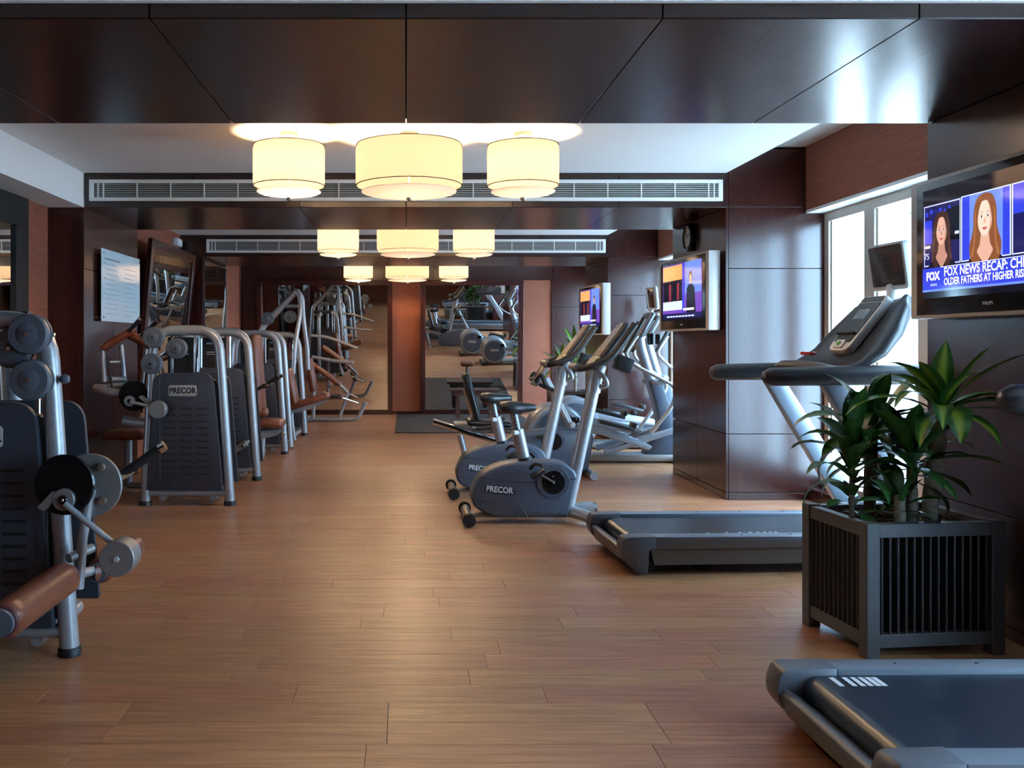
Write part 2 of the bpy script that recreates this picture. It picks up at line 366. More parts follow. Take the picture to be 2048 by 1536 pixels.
# beams and pillars
def clad_y(parent, x0, x1, y, zs, m='wood', xs=None, t=.02, s=-1):
    """panels on a face that looks along -y (s=-1)"""
    for za, zb in zip(zs[:-1], zs[1:]):
        for xa, xb in zip((xs or [x0, x1])[:-1], (xs or [x0, x1])[1:]): wpan(parent, (xa, min(y, y + s * t), za), (xb, max(y, y + s * t), zb), m)
def clad_x(parent, x, ys, zs, m='wood', t=.02, s=-1):
    for za, zb in zip(zs[:-1], zs[1:]):
        for ya, yb in zip(ys[:-1], ys[1:]): wpan(parent, (min(x, x + s * t), ya, za), (max(x, x + s * t), yb, zb), m)
XJ = [XL, -1.74, -.87, 0, .87, 1.74, 2.617]
ZJ = [.06, .54, 1.893, ZB]
t_ = .02
for i, (y0, y1) in enumerate(BEAMS):
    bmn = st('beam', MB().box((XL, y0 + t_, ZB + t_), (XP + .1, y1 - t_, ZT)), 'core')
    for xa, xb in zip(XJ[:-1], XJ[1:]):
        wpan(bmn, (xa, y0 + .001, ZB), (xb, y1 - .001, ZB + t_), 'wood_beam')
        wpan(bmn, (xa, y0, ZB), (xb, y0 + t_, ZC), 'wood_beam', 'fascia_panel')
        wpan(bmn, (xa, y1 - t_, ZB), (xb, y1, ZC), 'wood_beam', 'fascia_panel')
    pr = st('pillar', MB().box((XP + t_, y0 + t_, 0), (XW + .1, y1 - t_, ZT)), 'core')
    ym = (y0 + y1) / 2
    clad_x(pr, XP + t_, [y0, ym, y1], [0, .06, .54, ZB], s=-1)
    wpan(pr, (XP, y0, ZB), (XP + t_, y1, ZT))
    for ya, s in ((y0 + t_, -1), (y1 - t_, 1)): clad_y(pr, XP + t_, XW + .05, ya, ZJ + [ZT], s=s)
    for ya, s in ((y0 + t_, -1), (y1 - t_, 1)): clad_y(pr, XP + t_, XW + .05, ya, [0, .06], s=s, t=.024)
    pl = st('pillar', MB().box((XL, y0 + t_, 0), (-2.653, y1 - t_, ZB)), 'core')
    clad_x(pl, -2.653, [y0, ym, y1], [0, .06, 1.893, ZB], s=1)
    for ya, s in ((y0 + t_, -1), (y1 - t_, 1)): clad_y(pl, XL, -2.633, ya, [0, ZB], s=s)
# right wall: sill, head and bulkhead along each bay, windows
wr = st('wall_right', MB().box((XW, Y0, 2.34), (XW + .25, Y1, ZT + .02)).box((XW, Y0, -.1), (XW + .25, Y1, .085)), 'white')
st('end_panel', wr0, 'paper', wr)
for i, (y0, y1) in enumerate(BAYS):
    st('bulkhead', MB().box((XB, y0, 2.37), (XW, y1, ZT + .02)), 'paper', wr)
    st('window_sill', MB().box((XW - .16, y0, 0), (XW, y1, .10), .004), 'wood', wr)
    st('head_trim', MB().box((XB + .002, y0, 2.345), (XW, y1, 2.369)), 'white', wr)
    wi = st('window_%d' % (i + 1), MB().box((XW - .03, y0, .10), (XW + .05, y1, .17), .004).box((XW - .03, y0, 2.27), (XW + .05, y1, 2.345), .004), 'frame_win')
    np_ = 4; ww = (y1 - y0) / np_
    for k in range(np_ + 1):
        yc = y0 + k * ww; a, b = max(y0, yc - .075), min(y1, yc + .075)
        obj('mullion', MB().box((XW - .03, a, .17), (XW + .05, b, 2.27), .004), 'frame_win', wi, 0)
    for k in range(np_):
        a, b = y0 + k * ww + .075, y0 + (k + 1) * ww - .075
        o = obj('sash', MB().box((XW - .01, a, .17), (XW + .03, a + .02, 2.27)).box((XW - .01, b - .02, .17), (XW + .03, b, 2.27)), 'frame_win', wi, 0)
        obj('pane', MB().box((XW + .008, a + .02, .17), (XW + .012, b - .02, 2.27)), 'glass', wi, 0)

# outside: pale apartment block across the street, seen through the glass, and the pavement
st('ground', MB().box((XW + .3, -60, -9.2), (90, 120, -9.)), 'paving')
bd = thing('apartment_building', 'pale rendered apartment block seen through the window panes', 'building', (34, 30, -9))
obj('facade', MB().box((0, -9, 0), (10, 34, 34)), 'building', bd, 0)
wm = MB().box((-.15, -.75, -.8), (.05, .75, .8)); wme = mesh_of('window', wm, 'building_glass', 0)
fm = MB().box((-.5, -1.9, -.15), (.05, 1.9, .0)); fme = mesh_of('balcony_slab', fm, 'building', 0)
for iy in range(8):
    for iz in range(9):
        obj('window', wme, None, bd, loc=(0, -6.5 + iy * 5, 3 + iz * 3.4)); obj('balcony_slab', fme, None, bd, loc=(0, -6.5 + iy * 5, 2 + iz * 3.4))

# ------------------------------------------------------------------ ceiling vents
def vent(y, label):
    t = thing('air_vent', label, 'vent', (0, y, 2.53), group='long air grilles on the beams')
    w, h = 2.585, .087
    obj('backing', MB().box((-w + .01, -.004, -h + .01), (w - .01, -.001, h - .01)), 'vent_dark', t, 0)
    f = MB()
    for lo, hi in (((-w, -h), (w, -h + .03)), ((-w, h - .03), (w, h)), ((-w, -h + .03), (-w + .035, h - .03)), ((w - .035, -h + .03), (w, h - .03))):
        f.box((lo[0], -.022, lo[1]), (hi[0], -.001, hi[1]), .002)
    obj('frame', f, 'vent_white', t, 0)
    sl = mesh_of('slat', MB().box((-w + .035, -.014, -.0017), (w - .035, -.005, .0017)), 'vent_white', 0)
    for k in range(7): obj('slat', sl, None, t, loc=(0, 0, -.045 + k * .015))
    dv = mesh_of('divider', MB().box((-.004, -.018, -h + .03), (.004, -.004, h - .03)), 'vent_white', 0)
    for k in range(-9, 10): obj('divider', dv, None, t, loc=(k * .2745, 0, 0))
    for s in (-1, 1): obj('divider', dv, None, t, loc=(s * (w - .07), 0, 0))
vent(3.05, 'white air grille at the top edge, its lower rim just in view')
vent(7.36, 'long white slatted air grille behind the three nearest ceiling lamps')
vent(11.67, 'long white slatted air grille behind the second row of ceiling lamps')
# ------------------------------------------------------------------ ceiling lamps
def lamp(x, y, r, power, label):
    t = thing('ceiling_lamp', label, 'lamp', (x, y, ZC), group='drum ceiling lamps in rows of three')
    zt, zb = -.085, -.35
    obj('canopy', MB().lathe([(.0, -.03), (.052, -.03), (.058, -.025), (.058, 0)], seg=24), 'brass', t)
    obj('stem', MB().tube([(0, 0, -.02), (0, 0, -.41)], .006, 8), 'brass', t)
    n = 2 * int(r * 210)
    sh = obj('shade', MB().lathe([(r * .975, zt), (r, zt - .03), (r, zb + .03), (r * .985, zb)], seg=n, wob=-.008), 'shade', t, 60)
    # the lathe caps are not wanted on an open drum
    me = sh.data; bm = bmesh.new(); bm.from_mesh(me); bmesh.ops.delete(bm, geom=[f for f in bm.faces if len(f.verts) > 4], context='FACES'); bm.to_mesh(me); bm.free()
    for z in (zt, zb): obj('rim_band', MB().tube([(r * .985 * math.cos(a), r * .985 * math.sin(a), z) for a in [2 * math.pi * k / 48 for k in range(48)]], .003, 6, closed=True), 'shade', t)
    obj('diffuser', MB().lathe([(r * .89, zb - .036), (r * .89, zb - .042), (r * .8, zb - .052), (r * .4, zb - .064), (.0, zb - .068)], seg=40), 'diffuser', t)
    obj('finial', MB().lathe([(0, -.028), (.012, -.024), (.021, -.010), (.021, -.002), (.014, .012), (.005, .018), (0, .019)], (0, 0, zb - .074), seg=16), 'chrome', t)
    ld = bpy.data.lights.new('lamp_bulb', 'POINT'); ld.energy = power; ld.color = (1., .69, .39); ld.shadow_soft_size = .05
    lo = bpy.data.objects.new('lamp_bulb', ld); COL.objects.link(lo); lo.parent = t; lo.location = (0, 0, -.245)
ROWS = [(5.94, 'of the nearest row'), (10.25, 'of the second row'), (14.56, 'of the farthest row')]
for y, w in ROWS:
    lamp(-.772, y, .236, 60, 'small cream drum ceiling lamp %s, on the strength machine side' % w)
    lamp(.02, y, .352, 85, 'wide cream drum ceiling lamp in the middle %s' % w)
    lamp(.772, y, .236, 60, 'small cream drum ceiling lamp %s, on the window side' % w)

# ------------------------------------------------------------------ mirrors, board, clock, exit lamp
def mirror(name, label, loc, w, h, fw, rz, tilt, depth=.05, fm='wood'):
    """standing in local xz, facing -y, leaning forward by tilt"""
    t = thing(name, label, 'mirror', loc); t.rotation_euler = Euler((tilt, 0, rz), 'XYZ')
    for nm, lo, hi in (('frame_rail', (-w / 2, 0), (w / 2, fw)), ('frame_rail', (-w / 2, h - fw), (w / 2, h)), ('frame_stile', (-w / 2, fw), (-w / 2 + fw, h - fw)), ('frame_stile', (w / 2 - fw, fw), (w / 2, h - fw))):
        obj(nm, MB().box((lo[0], -depth, lo[1]), (hi[0], 0, hi[1]), .004), fm, t, 0)
    obj('mirror_glass', MB().box((-w / 2 + fw, -depth * .55, fw), (w / 2 - fw, -depth * .4, h - fw)), 'mirror', t, 0)
    return t
TL = R(4.5)
mirror('wall_mirror', 'tall mirror on the end wall showing the row of strength machines', (-1.43, 15.955, .0), 2.38, 2.37, .085, 0, TL)
mirror('wall_mirror', 'tall mirror on the end wall behind the saddles showing bikes and planter', (1.155, 15.955, .0), 1.81, 2.37, .09, 0, TL)
mirror('wall_mirror', 'leaning framed mirror beside the instruction board reflecting exercise bikes', (XL + .03, 10.46, .30), 1.95, 2.10, .10, R(90), R(5))
mirror('wall_mirror', 'dark framed mirror cut by the picture edge beside the red wallpaper', (XL + .01, 5.80, .0), 2.1, 2.38, .22, R(90), 0, .05, 'core')
mirror('wall_mirror', 'narrow mirror on the pillar beyond the leaning mirror reflecting blue treadmills', (-2.632, 12.4, .3), 1.44, 2.06, .012, R(90), 0, .02)

t = thing('instruction_board', 'pale glass exercise instruction board on steel standoffs on the pillar', 'board', (-2.60, 8.22, 1.47), R(90))
obj('glass_sheet', MB().box((-.55, -.006, 0), (.55, .0, .625), .001), 'board', t, 0)
for sx in (-.51, .51):
    for z in (.035, .59): obj('standoff', MB().lathe([(.012, -.012), (.012, .03)], (sx, 0, z), 'Y', 14), 'chrome', t)
pr = MB(); random.seed(3)
pr.box((-.47, -.0075, .535), (-.05, -.0062, .55))
for k in range(11):
    z = .495 - k * .043
    if k % 3 == 0: pr.box((-.49, -.0075, z), (-.47, -.0062, z + .014))
    pr.box((-.44, -.0075, z), (-.44 + .22 + .18 * random.random(), -.0062, z + .004)); pr.box((.08, -.0075, z - .004), (.08 + .25 + .15 * random.random(), -.0062, z))
obj('printed_lines', pr, mat('grey_print', (.22, .28, .32), .5), t, 0)

t = thing('wall_clock', 'round wall clock with dark rim above the pillar television', 'clock', (XP, 8.25, 2.249), R(-90))
obj('rim', MB().lathe([(0, -.03), (.108, -.03), (.108, -.05), (.125, -.05), (.13, -.03), (.13, 0), (.0, 0)], axis='Y', seg=36), 'gloss_black', t)
obj('dial', MB().lathe([(0, -.0345), (.107, -.0345), (.107, -.03)], axis='Y', seg=36), 'plaque', t)
h = MB().box((-.005, -.04, 0), (.005, -.038, .06), mtx=Matrix.Rotation(R(60), 4, 'Y')); obj('hour_hand', h, 'ink', t, 0)
obj('minute_hand', MB().box((-.004, -.042, 0), (.004, -.040, .088), mtx=Matrix.Rotation(R(-35), 4, 'Y')), 'ink', t, 0)
mk = MB()
for k in range(12): mk.box((-.004, -.039, .085), (.004, -.037, .10), mtx=Matrix.Rotation(R(30 * k), 4, 'Y'))
obj('hour_marks', mk, 'ink', t, 0)
t = thing('emergency_light', 'small white emergency light box high on the red wall', 'light', (XL + .001, 11.42, 2.50), R(90))
obj('housing', MB().box((-.13, -.06, 0), (.13, 0, .10), .01), 'white_plastic', t); obj('lens', MB().box((-.10, -.068, .02), (.10, -.06, .08), .004), 'vent_white', t)

# ------------------------------------------------------------------ televisions
def poly(mb, pts, y, mi):
    k = len(pts); mb.add([(p[0], y, p[1]) for p in pts], [tuple(range(k))], mi)
def ell(cx, cz, rx, rz, n=22, a0=0, a1=360): return [(cx + rx * math.cos(R(a0 + (a1 - a0) * i / n)), cz + rz * math.sin(R(a0 + (a1 - a0) * i / n))) for i in range(n + (a1 - a0 < 360))]
GK = list(G.keys()); GI = {k: i for i, k in enumerate(GK)}
def tv(label, loc, rz, kind):
    t = thing('television', label, 'television', loc, rz)
    w, h = .55, .33
    obj('housing', MB().box((-w - .045, -.03, -h), (w + .045, .07, h), .008), 'tv_silver', t)
    obj('bezel', MB().box((-w + .018, -.036, -h + .018), (w - .018, -.028, h - .018), .003), 'gloss_black', t)
    obj('wall_bracket', MB().box((-.15, .07, -.12), (.15, .105, .12), .004), 'black', t)
    sw, z0, z1 = .475, -.235, .275
    mb = MB(); y = -.0375; q = lambda d: y - .0002 * d
    def rect(x0, x1, a, b, d, c): poly(mb, [(x0, a), (x1, a), (x1, b), (x0, b)], q(d), GI[c])
    rect(-sw, sw, z0, z1, 0, 'black')
    if kind == 'news':
        rect(-sw, sw, -.195, .205, 1, 'navy')
        # three picture boxes
        rect(-.465, -.185, -.085, .20, 2, 'pale'); rect(-.46, -.19, -.08, .195, 3, 'navy'); rect(-.46, -.40, .02, .13, 4, 'blue'); rect(-.30, -.19, .02, .17, 4, 'black'); rect(-.225, -.195, .045, .058, 5, 'pale'); rect(-.455, -.415, .0, .012, 5, 'white')
        for k in range(6): rect(-.45 + .035 * k, -.43 + .035 * k, .15 + .008 * (k % 3), .17 + .008 * (k % 2), 4, 'blue')
        rect(-.18, .15, -.085, .205, 2, 'pale'); rect(-.172, .143, -.08, .20, 3, 'sky'); rect(-.172, -.12, -.08, .20, 4, 'blue'); rect(.10, .143, -.08, .20, 4, 'blue')
        rect(.155, sw - .01, -.085, .205, 2, 'pale'); rect(.163, sw - .015, -.08, .20, 3, 'blue'); rect(.163, .30, -.08, .08, 4, 'navy')
        def woman(cx, cz, s, hair, hair2, skin, shade, wave):
            P = lambda pts, d, c: poly(mb, [(cx + x * s, cz + z * s) for x, z in pts], q(d), GI[c])
            sm = lambda pts, r=.03: rpoly(pts, r, 4)
            # shoulders and dress behind the hair ends, hair mass, neck, face
            P(sm([(-.135, -.27), (.135, -.27), (.128, -.18), (.075, -.135), (.03, -.12), (-.03, -.12), (-.075, -.135), (-.128, -.18)]), 5.0, 'dress')
            P(sm([(0, .098), (.05, .085), (.07, .03), (.068, -.04), (wave + .008, -.10), (wave, -.15), (wave - .03, -.185), (.03, -.165), (.0, -.10), (-.03, -.165), (-wave + .03, -.185), (-wave, -.15), (-wave - .008, -.10), (-.068, -.04), (-.07, .03), (-.05, .085)], .035), 5.5, hair)
            P(sm([(-.022, -.045), (.022, -.045), (.03, -.10), (.05, -.125), (.0, -.185), (-.05, -.125), (-.03, -.10)], .01), 6.0, shade)
            P(sm([(-.04, .055), (.0, .07), (.04, .055), (.045, .005), (.037, -.04), (.014, -.068), (-.014, -.068), (-.037, -.04), (-.045, .005)], .02), 7.0, skin)
            P(sm([(.022, .055), (.04, .05), (.045, .005), (.037, -.04), (.016, -.066), (.026, -.035), (.032, .0)], .012), 7.3, shade)
            # hair falling over the temples, with lighter strands
            P(sm([(-.004, .085), (-.05, .075), (-.066, .02), (-.06, -.09), (-.045, -.06), (-.042, .0), (-.03, .045)], .015), 8.0, hair)
            P(sm([(-.004, .085), (.05, .075), (.066, .02), (.06, -.09), (.045, -.06), (.042, .0), (.03, .045)], .015), 8.0, hair)
            for e in (-1, 1):
                P(sm([(e * .052, .05), (e * .060, .02), (e * .066, -.09), (e * .085, -.14), (e * .074, -.15), (e * .058, -.08)], .01), 8.4, hair2)
                P(ell(e * .0185, .006, .0095, .0042, 10), 9, 'white' if s > 1 else 'pale'); P(ell(e * .0185, .006, .0048, .0046, 10), 9.3, 'hair')
                P([(e * .008, .010), (e * .018, .0135), (e * .029, .009), (e * .018, .0115)], 9.4, 'hair'); P([(e * .007, .019), (e * .018, .025), (e * .031, .020), (e * .018, .0225)], 9, hair)
            P([(-.003, .0), (.005, .0), (.009, -.019), (.0, -.0225), (-.007, -.019)], 8.6, shade)
            P([(-.016, -.038), (-.005, -.0345), (0, -.036), (.005, -.0345), (.016, -.038), (.006, -.0455), (-.006, -.0455)], 9, 'lip')
        woman(-.325, .072, .95, 'hair', 'brown', 'skin', 'skin_shade', .075); woman(-.015, .09, 1.12, 'auburn', 'copper', 'skin_light', 'skin', .09)
        # caption band
        rect(-sw, sw, -.195, -.095, 10, 'blue'); rect(-sw, sw, -.205, -.195, 11, 'sky'); rect(-.33, sw, -.097, -.0935, 11, 'pale')
        text_mb('FOX NEWS RECAP: CHIL', .057, at(-.305, q(12), -.122), 0, GI['white'], mb, .90, 'LEFT', .0012)
        text_mb('OLDER FATHERS AT HIGHER RISK O', .046, at(-.305, q(12), -.166), 0, GI['white'], mb, .80, 'LEFT', .001)
        text_mb('FOX', .052, at(-.392, q(12), -.135), 0, GI['white'], mb, 1., 'CENTER', .0025); text_mb('news', .026, at(-.385, q(12), -.172), 0, GI['pale'], mb)
        text_mb('75', .04, at(-.44, q(12), -.04), 0, GI['pale'], mb)
    else:
        rect(-sw, sw, z0 + .02, z1, 1, 'purple'); rect(-sw + .01, .02, .11, z1 - .01, 2, 'orange'); rect(-sw + .01, .02, -.06, .13, 3, 'dress'); rect(-sw + .01, .02, -.14, -.06, 3, 'pale')
        rect(.03, .07, z0 + .02, z1, 2, 'blue'); rect(.09, sw - .02, .0, z1, 2, 'sky'); rect(-sw, sw, z0 + .02, -.17, 3, 'navy')
        for k in range(4): rect(-.40 + k * .1, -.36 + k * .1, -.05, .10, 4, 'red' if k % 2 else 'black')
        poly(mb, ell(.22, .135, .04, .055), q(5), GI['hair']); poly(mb, ell(.22, .12, .03, .042), q(6), GI['skin'])
        poly(mb, [(.12, -.17), (.34, -.17), (.31, .04), (.26, .075), (.18, .075), (.13, .04)], q(5), GI['dress']); rect(.05, .30, -.15, -.13, 7, 'white')
        for k in range(9): rect(-.36 + k * .075, -.30 + k * .075, -.205, -.192, 7, 'pale')
    obj('screen', mb, [G[k] for k in GK], t, 0)
    obj('brand_lettering', text_mb('PHILIPS', .021, at(0, -.0362, -.275), .0006), 'letter_white', t, 0)
    return t
tv('large wall television with two news presenters, nearest on the dark column', (2.505, 3.82, 1.736), R(-90), 'news')
tv('silver television on the window pillar below the round clock', (2.49, 8.02, 1.72), R(-86.5), 'studio')
tv('distant television on the far pillar above the exercise bikes', (2.485, 12.0, 1.71), R(-86.2), 'studio')

# ------------------------------------------------------------------ strength machines
def pulley(t, x, y, z, r=.082):
    p = obj('pulley', MB().lathe([(r * .55, -.03), (r * .93, -.028), (r, -.02), (r, .008), (r * .9, .012), (r * .9, .02), (r, .024), (r, .034), (0, .034)], (x, y, z), 'Y', 32), 'disc', t)
    obj('pulley_face', MB().lathe([(0, -.033), (r * .5, -.033), (r * .56, -.029), (r * .56, -.02)], (x, y, z), 'Y', 28), 'disc', p)
    obj('axle_bolt', MB().lathe([(0, -.04), (.008, -.04), (.010, -.036), (.010, -.03)], (x, y, z), 'Y', 10), 'chrome', p)
def tower(label, loc, plaque=True, pulleys=(), rods=(-.14, .07), placard=True, double=False, rear=True):
    t = thing('strength_machine', label, 'gym machine', loc, group='strength machines in the row along the mirror wall')
    arch = [(-.335, 0, .03), (-.265, 0, 1.385), (.243, 0, 1.385), (.335, 0, .03)]
    obj('frame_arch', MB().tube(arch, .04, 16, .17, 7), 'silver', t)
    if double: obj('frame_arch', MB().tube([(p[0], p[1] + .48, p[2]) for p in arch], .04, 16, .17, 7), 'silver', t)
    for sx in (-.336, .336): obj('foot', MB().lathe([(.047, 0), (.047, .03), (.042, .036)], (sx, 0, 0), 'Z', 18), 'black', t)
    obj('base_bar', MB().tube([(-.33, 0, .10), (.33, 0, .10)], .03, 12).tube([(-.2, 0, .06), (-.2, .5, .06), (.2, .5, .06), (.2, 0, .06)], .028, 10, .05), 'silver', t)
    if rear: obj('rear_post', MB().tube([(-.09, .02, 1.37), (-.09, .44, 1.35), (-.09, .48, .03)], .036, 14, .12), 'silver', t)
    sp = rpoly([(-.305, .125), (.29, .125), (.212, 1.05), (-.25, 1.05)], [.012, .012, .10, .09], 6)
    sh = obj('shroud', MB().prism(sp, -.055, -.02, bev=.006), 'graphite', t, 35)
    bp = rpoly([(-.29, .13), (.335, .13), (.26, 1.03), (-.235, 1.03)], [.012, .012, .1, .09], 6)
    obj('rear_shroud', MB().prism(bp, .36, .385), 'graphite', t, 35); obj('shroud_core', MB().prism(rpoly([(-.28, .14), (.30, .14), (.235, 1.0), (-.23, 1.0)], .05), -.02, .02), 'black', t, 35)
    obj('edge_strip', MB().tube([(.315, -.015, .14), (.25, -.015, .97)], .009, 8).tube([(.315, .05, .14), (.25, .05, .97)], .006, 8), 'chrome', t)
    sl = MB()
    for r_ in range(11):
        z = .77 - r_ * .0515; k = 1 + (.77 - z) * .22
        for cx in (-.125, .0, .122):
            wd = .046 * k; sl.box((cx * k - wd, -.0562, z - .0062), (cx * k + wd, -.0548, z + .0062))
    o = obj('vent_slots', sl, 'ink', sh, 0); o['kind'] = 'stuff'
    for bx in (-.09, .05): obj('rivet', MB().lathe([(0, -.060), (.006, -.059), (.007, -.055)], (bx, 0, .17), 'Y', 8), 'chrome', sh)
    if plaque:
        p = obj('name_plaque', MB().prism(rpoly([(-.135, .866), (.085, .866), (.085, .953), (-.135, .953)], .018), -.062, -.054, bev=.003), 'plaque', sh, 35)
        obj('brand_lettering', text_mb('PRECOR', .062, at(-.025, -.0625, .909), .0008, sx=.90, bold=.0022), 'ink', p, 0)
    obj('weight_stack', MB().box((-.19, .08, .12), (.16, .30, .98)), 'black', t, 0)
    for x in rods: obj('guide_rod', MB().tube([(x, .06, .9), (x, .06, 1.37)], .011, 8), 'chrome', t)
    for p in pulleys: pulley(t, *p)
    if pulleys: obj('cable', MB().tube([(pulleys[-1][0] + .06, pulleys[-1][1], pulleys[-1][2]), (pulleys[-1][0] + .065, pulleys[-1][1], .2)], .004, 6), 'black', t)
    if placard:
        p = obj('placard', MB().box((-.21, .20, 1.02), (-.0, .205, 1.33)), 'ink', t, 0)
        obj('placard_print', MB().box((-.18, .1985, 1.27), (-.06, .1992, 1.285)).box((-.18, .1985, 1.19), (-.04, .1992, 1.197)).box((-.18, .1985, 1.17), (-.08, .1992, 1.175)), 'letter_white', p, 0)
    obj('top_cap', MB().tube([(-.22, .07, 1.40), (.14, .07, 1.40)], .028, 12), 'graphite', t)
    return t
def disc(mb, c, r, d, seg=36, e=.006): return mb.lathe([(0, -d / 2), (r - e, -d / 2), (r, -d / 2 + e), (r, d / 2 - e), (r - e, d / 2), (0, d / 2)], c, 'Y', seg)
def pad(name, t, size, mtx, m='leather', bev=.035):
    a, b, c = size; mb = MB().box((-a / 2, -b / 2, -c / 2), (a / 2, b / 2, c / 2), bev, mtx); p = obj(name, mb, m, t, 70)
    obj('piping', MB().tube([mtx @ Vector(q) for q in ((-a / 2 + .02, -b / 2 + .006, 0), (a / 2 - .02, -b / 2 + .006, 0))], .004, 6), 'tan', p); return p
def roller(t, a, b, r=.066):
    a = Vector(a); b = Vector(b); d = (b - a).normalized(); L = (b - a).length
    prof = [(0, .0), (.02, .004), (.046, .0), (.058, .01), (.065, .03), (.066, .08)]
    pts = [a + d * (h) for _, h in prof] + [b - d * h for _, h in reversed(prof)]; rs = [max(q[0], .002) * r / .066 for q in prof]; rs = rs + rs[::-1]
    p = obj('foam_roller', MB().tube(pts, rs, 24), 'leather', t, 60)
    for e, s in ((a, -1), (b, 1)):
        obj('end_disc', MB().tube([e + d * s * .018, e - d * s * .012], r * .72, 22), 'disc', p)
        obj('gathered_cap', MB().tube([e - d * s * .001, e - d * s * .02], [r * .80, r * .93], 22), 'tan', p)
    return p
X0 = -1.73
# nearest: leg machine, cut by the picture edge
t = tower('leg extension machine with long brown foam roller, nearest and cut by the picture edge', (X0, 3.73, 0), pulleys=((.195, -.06, 1.328), (.108, -.02, 1.27), (.215, -.09, 1.143)), rods=(-.1, .18), placard=False)
obj('knob', MB().lathe([(0, -.01), (.012, -.008), (.02, .004), (.021, .016), (.014, .028), (0, .031)], (.312, -.02, 1.143), 'X', 16), 'disc', t)
obj('knob', MB().lathe([(0, .0), (.008, .004), (.009, .02), (0, .024)], (.262, -.02, 1.325), 'X', 10), 'brass', t)
obj('cam_disc', disc(MB(), (.372, -.15, .728), .121, .012, 44), 'gloss_black', t)
rd_ = obj('range_disc', disc(MB(), (.45, -.075, .715), .128, .016, 44, .003), 'steelgrey', t)
for bx, bz in ((.505, .655), (.50, .79)): obj('range_bolt', MB().lathe([(0, -.02), (.014, -.018), (.016, 0)], (bx, -.09, bz), 'Y', 12), 'brass', rd_)
hb = obj('hub', disc(MB(), (.375, -.165, .672), .044, .018, 24, .002), 'steelgrey', t)
obj('hub_cap', disc(MB(), (.375, -.176, .672), .018, .012, 16, .003), 'gloss_black', hb); obj('hub_pin', disc(MB(), (.375, -.184, .672), .008, .012, 12, .002), 'chrome', hb)
obj('clamp_plate', MB().prism(rpoly([(.27, .64), (.30, .625), (.355, .69), (.335, .71)], .012), -.172, -.158), 'steelgrey', t, 30)
obj('weight_arm', MB().tube([(.385, -.185, .66), (.600, -.16, .47)], .013, 12), 'silver', t)
cw = obj('counterweight', MB().lathe([(0, -.25), (.066, -.25), (.069, -.247), (.069, -.155), (.066, -.152), (0, -.152)], (.61, 0, .455), 'Y', 36), 'steelgrey', t)
obj('counterweight_screw', disc(MB(), (.61, -.252, .455), .012, .008, 12, .002), 'plaque', cw)
hd = obj('handle', MB().tube([(.44, -.06, .70), (.53, -.03, .727), (.60, -.01, .77)], .018, 12, .04), 'brass', t)
obj('grip', MB().tube([(.545, -.02, .738), (.715, 0, .858)], .02, 14), 'black', hd); obj('grip_end', MB().tube([(.708, 0, .853), (.73, .002, .868)], .0225, 14), 'chrome', hd)
obj('lever_arm', MB().tube([(.455, -.09, .70), (.42, -.09, .50), (.405, -.09, .30)], .022, 12).tube([(.385, -.13, .358), (.43, .02, .345)], .02, 12).tube([(.38, -.13, .43), (.44, -.03, .45)], .02, 12), 'silver', t)
roller(t, (.375, -.72, .358), (.375, -.14, .358)); roller(t, (.445, .03, .335), (.455, .50, .335), .056)
pad('seat', t, (.42, .40, .09), Matrix.Translation((-.30, -.48, .52)) @ Matrix.Rotation(R(-6), 4, 'Y')); pad('backrest', t, (.09, .40, .62), Matrix.Translation((-.56, -.48, .86)) @ Matrix.Rotation(R(-12), 4, 'Y'))
obj('seat_post', MB().tube([(-.3, -.48, .05), (-.3, -.48, .48)], .035, 12).tube([(-.3, -.48, .06), (-.3, .0, .06)], .03, 12).tube([(-.42, -.48, .48), (-.58, -.48, .6), (-.6, -.48, .9)], .025, 10, .05), 'silver', t)
# second: biceps curl with the preacher pad
t = tower('biceps curl machine with angled brown arm pad in front of the instruction board', (X0, 7.13, 0), pulleys=((-.25, -.07, 1.328), (-.08, -.03, 1.24), (-.262, -.08, 1.122)))
RX = lambda a: Matrix.Rotation(R(a), 4, 'Y')
pad('arm_pad', t, (.30, .17, .06), Matrix.Translation((-.585, .12, 1.325)) @ RX(-33) @ Matrix.Rotation(R(14), 4, 'X')); pad('arm_pad', t, (.30, .17, .06), Matrix.Translation((-.47, .30, 1.31)) @ RX(28))
pf = obj('pad_frame', MB().tube([(-.72, .12, 1.28), (-.70, .12, .97)], .02, 12).tube([(-.59, .2, 1.27), (-.565, .2, .97)], .02, 12).tube([(-.71, .12, 1.13), (-.58, .2, 1.13)], .012, 10).tube([(-.72, .12, .99), (-.545, .2, .99)], .022, 12), 'silver', t)
obj('gas_spring', MB().tube([(-.665, .1, 1.18), (-.625, .1, .88)], .010, 8), 'black', pf)
obj('support_arm', MB().tube([(-.77, .12, .925), (-.66, .05, .90), (-.42, .02, .865)], .032, 14, .06).tube([(-.77, .12, .925), (-.54, .22, .95)], .024, 12), 'silver', t)
for (a, b) in (((-.50, .06, 1.36), (-.375, .0, 1.475)), ((-.40, .14, 1.345), (-.255, .06, 1.46))):
    g = obj('handle', MB().tube([a, b], .017, 12), 'black', t); d = (Vector(b) - Vector(a)).normalized(); obj('grip_end', MB().tube([Vector(b) - d * .005, Vector(b) + d * .018], .0195, 12), 'chrome', g); obj('grip_collar', MB().tube([Vector(a) - d * .02, Vector(a) + d * .006], .021, 12), 'chrome', g)
obj('cam_disc', disc(MB(), (-.415, -.03, .868), .122, .014, 40), 'gloss_black', t)
hb = obj('hub', disc(MB(), (-.445, -.05, .828), .042, .02, 22, .002), 'steelgrey', t); obj('hub_cap', disc(MB(), (-.445, -.062, .828), .016, .01, 14, .002), 'gloss_black', hb)
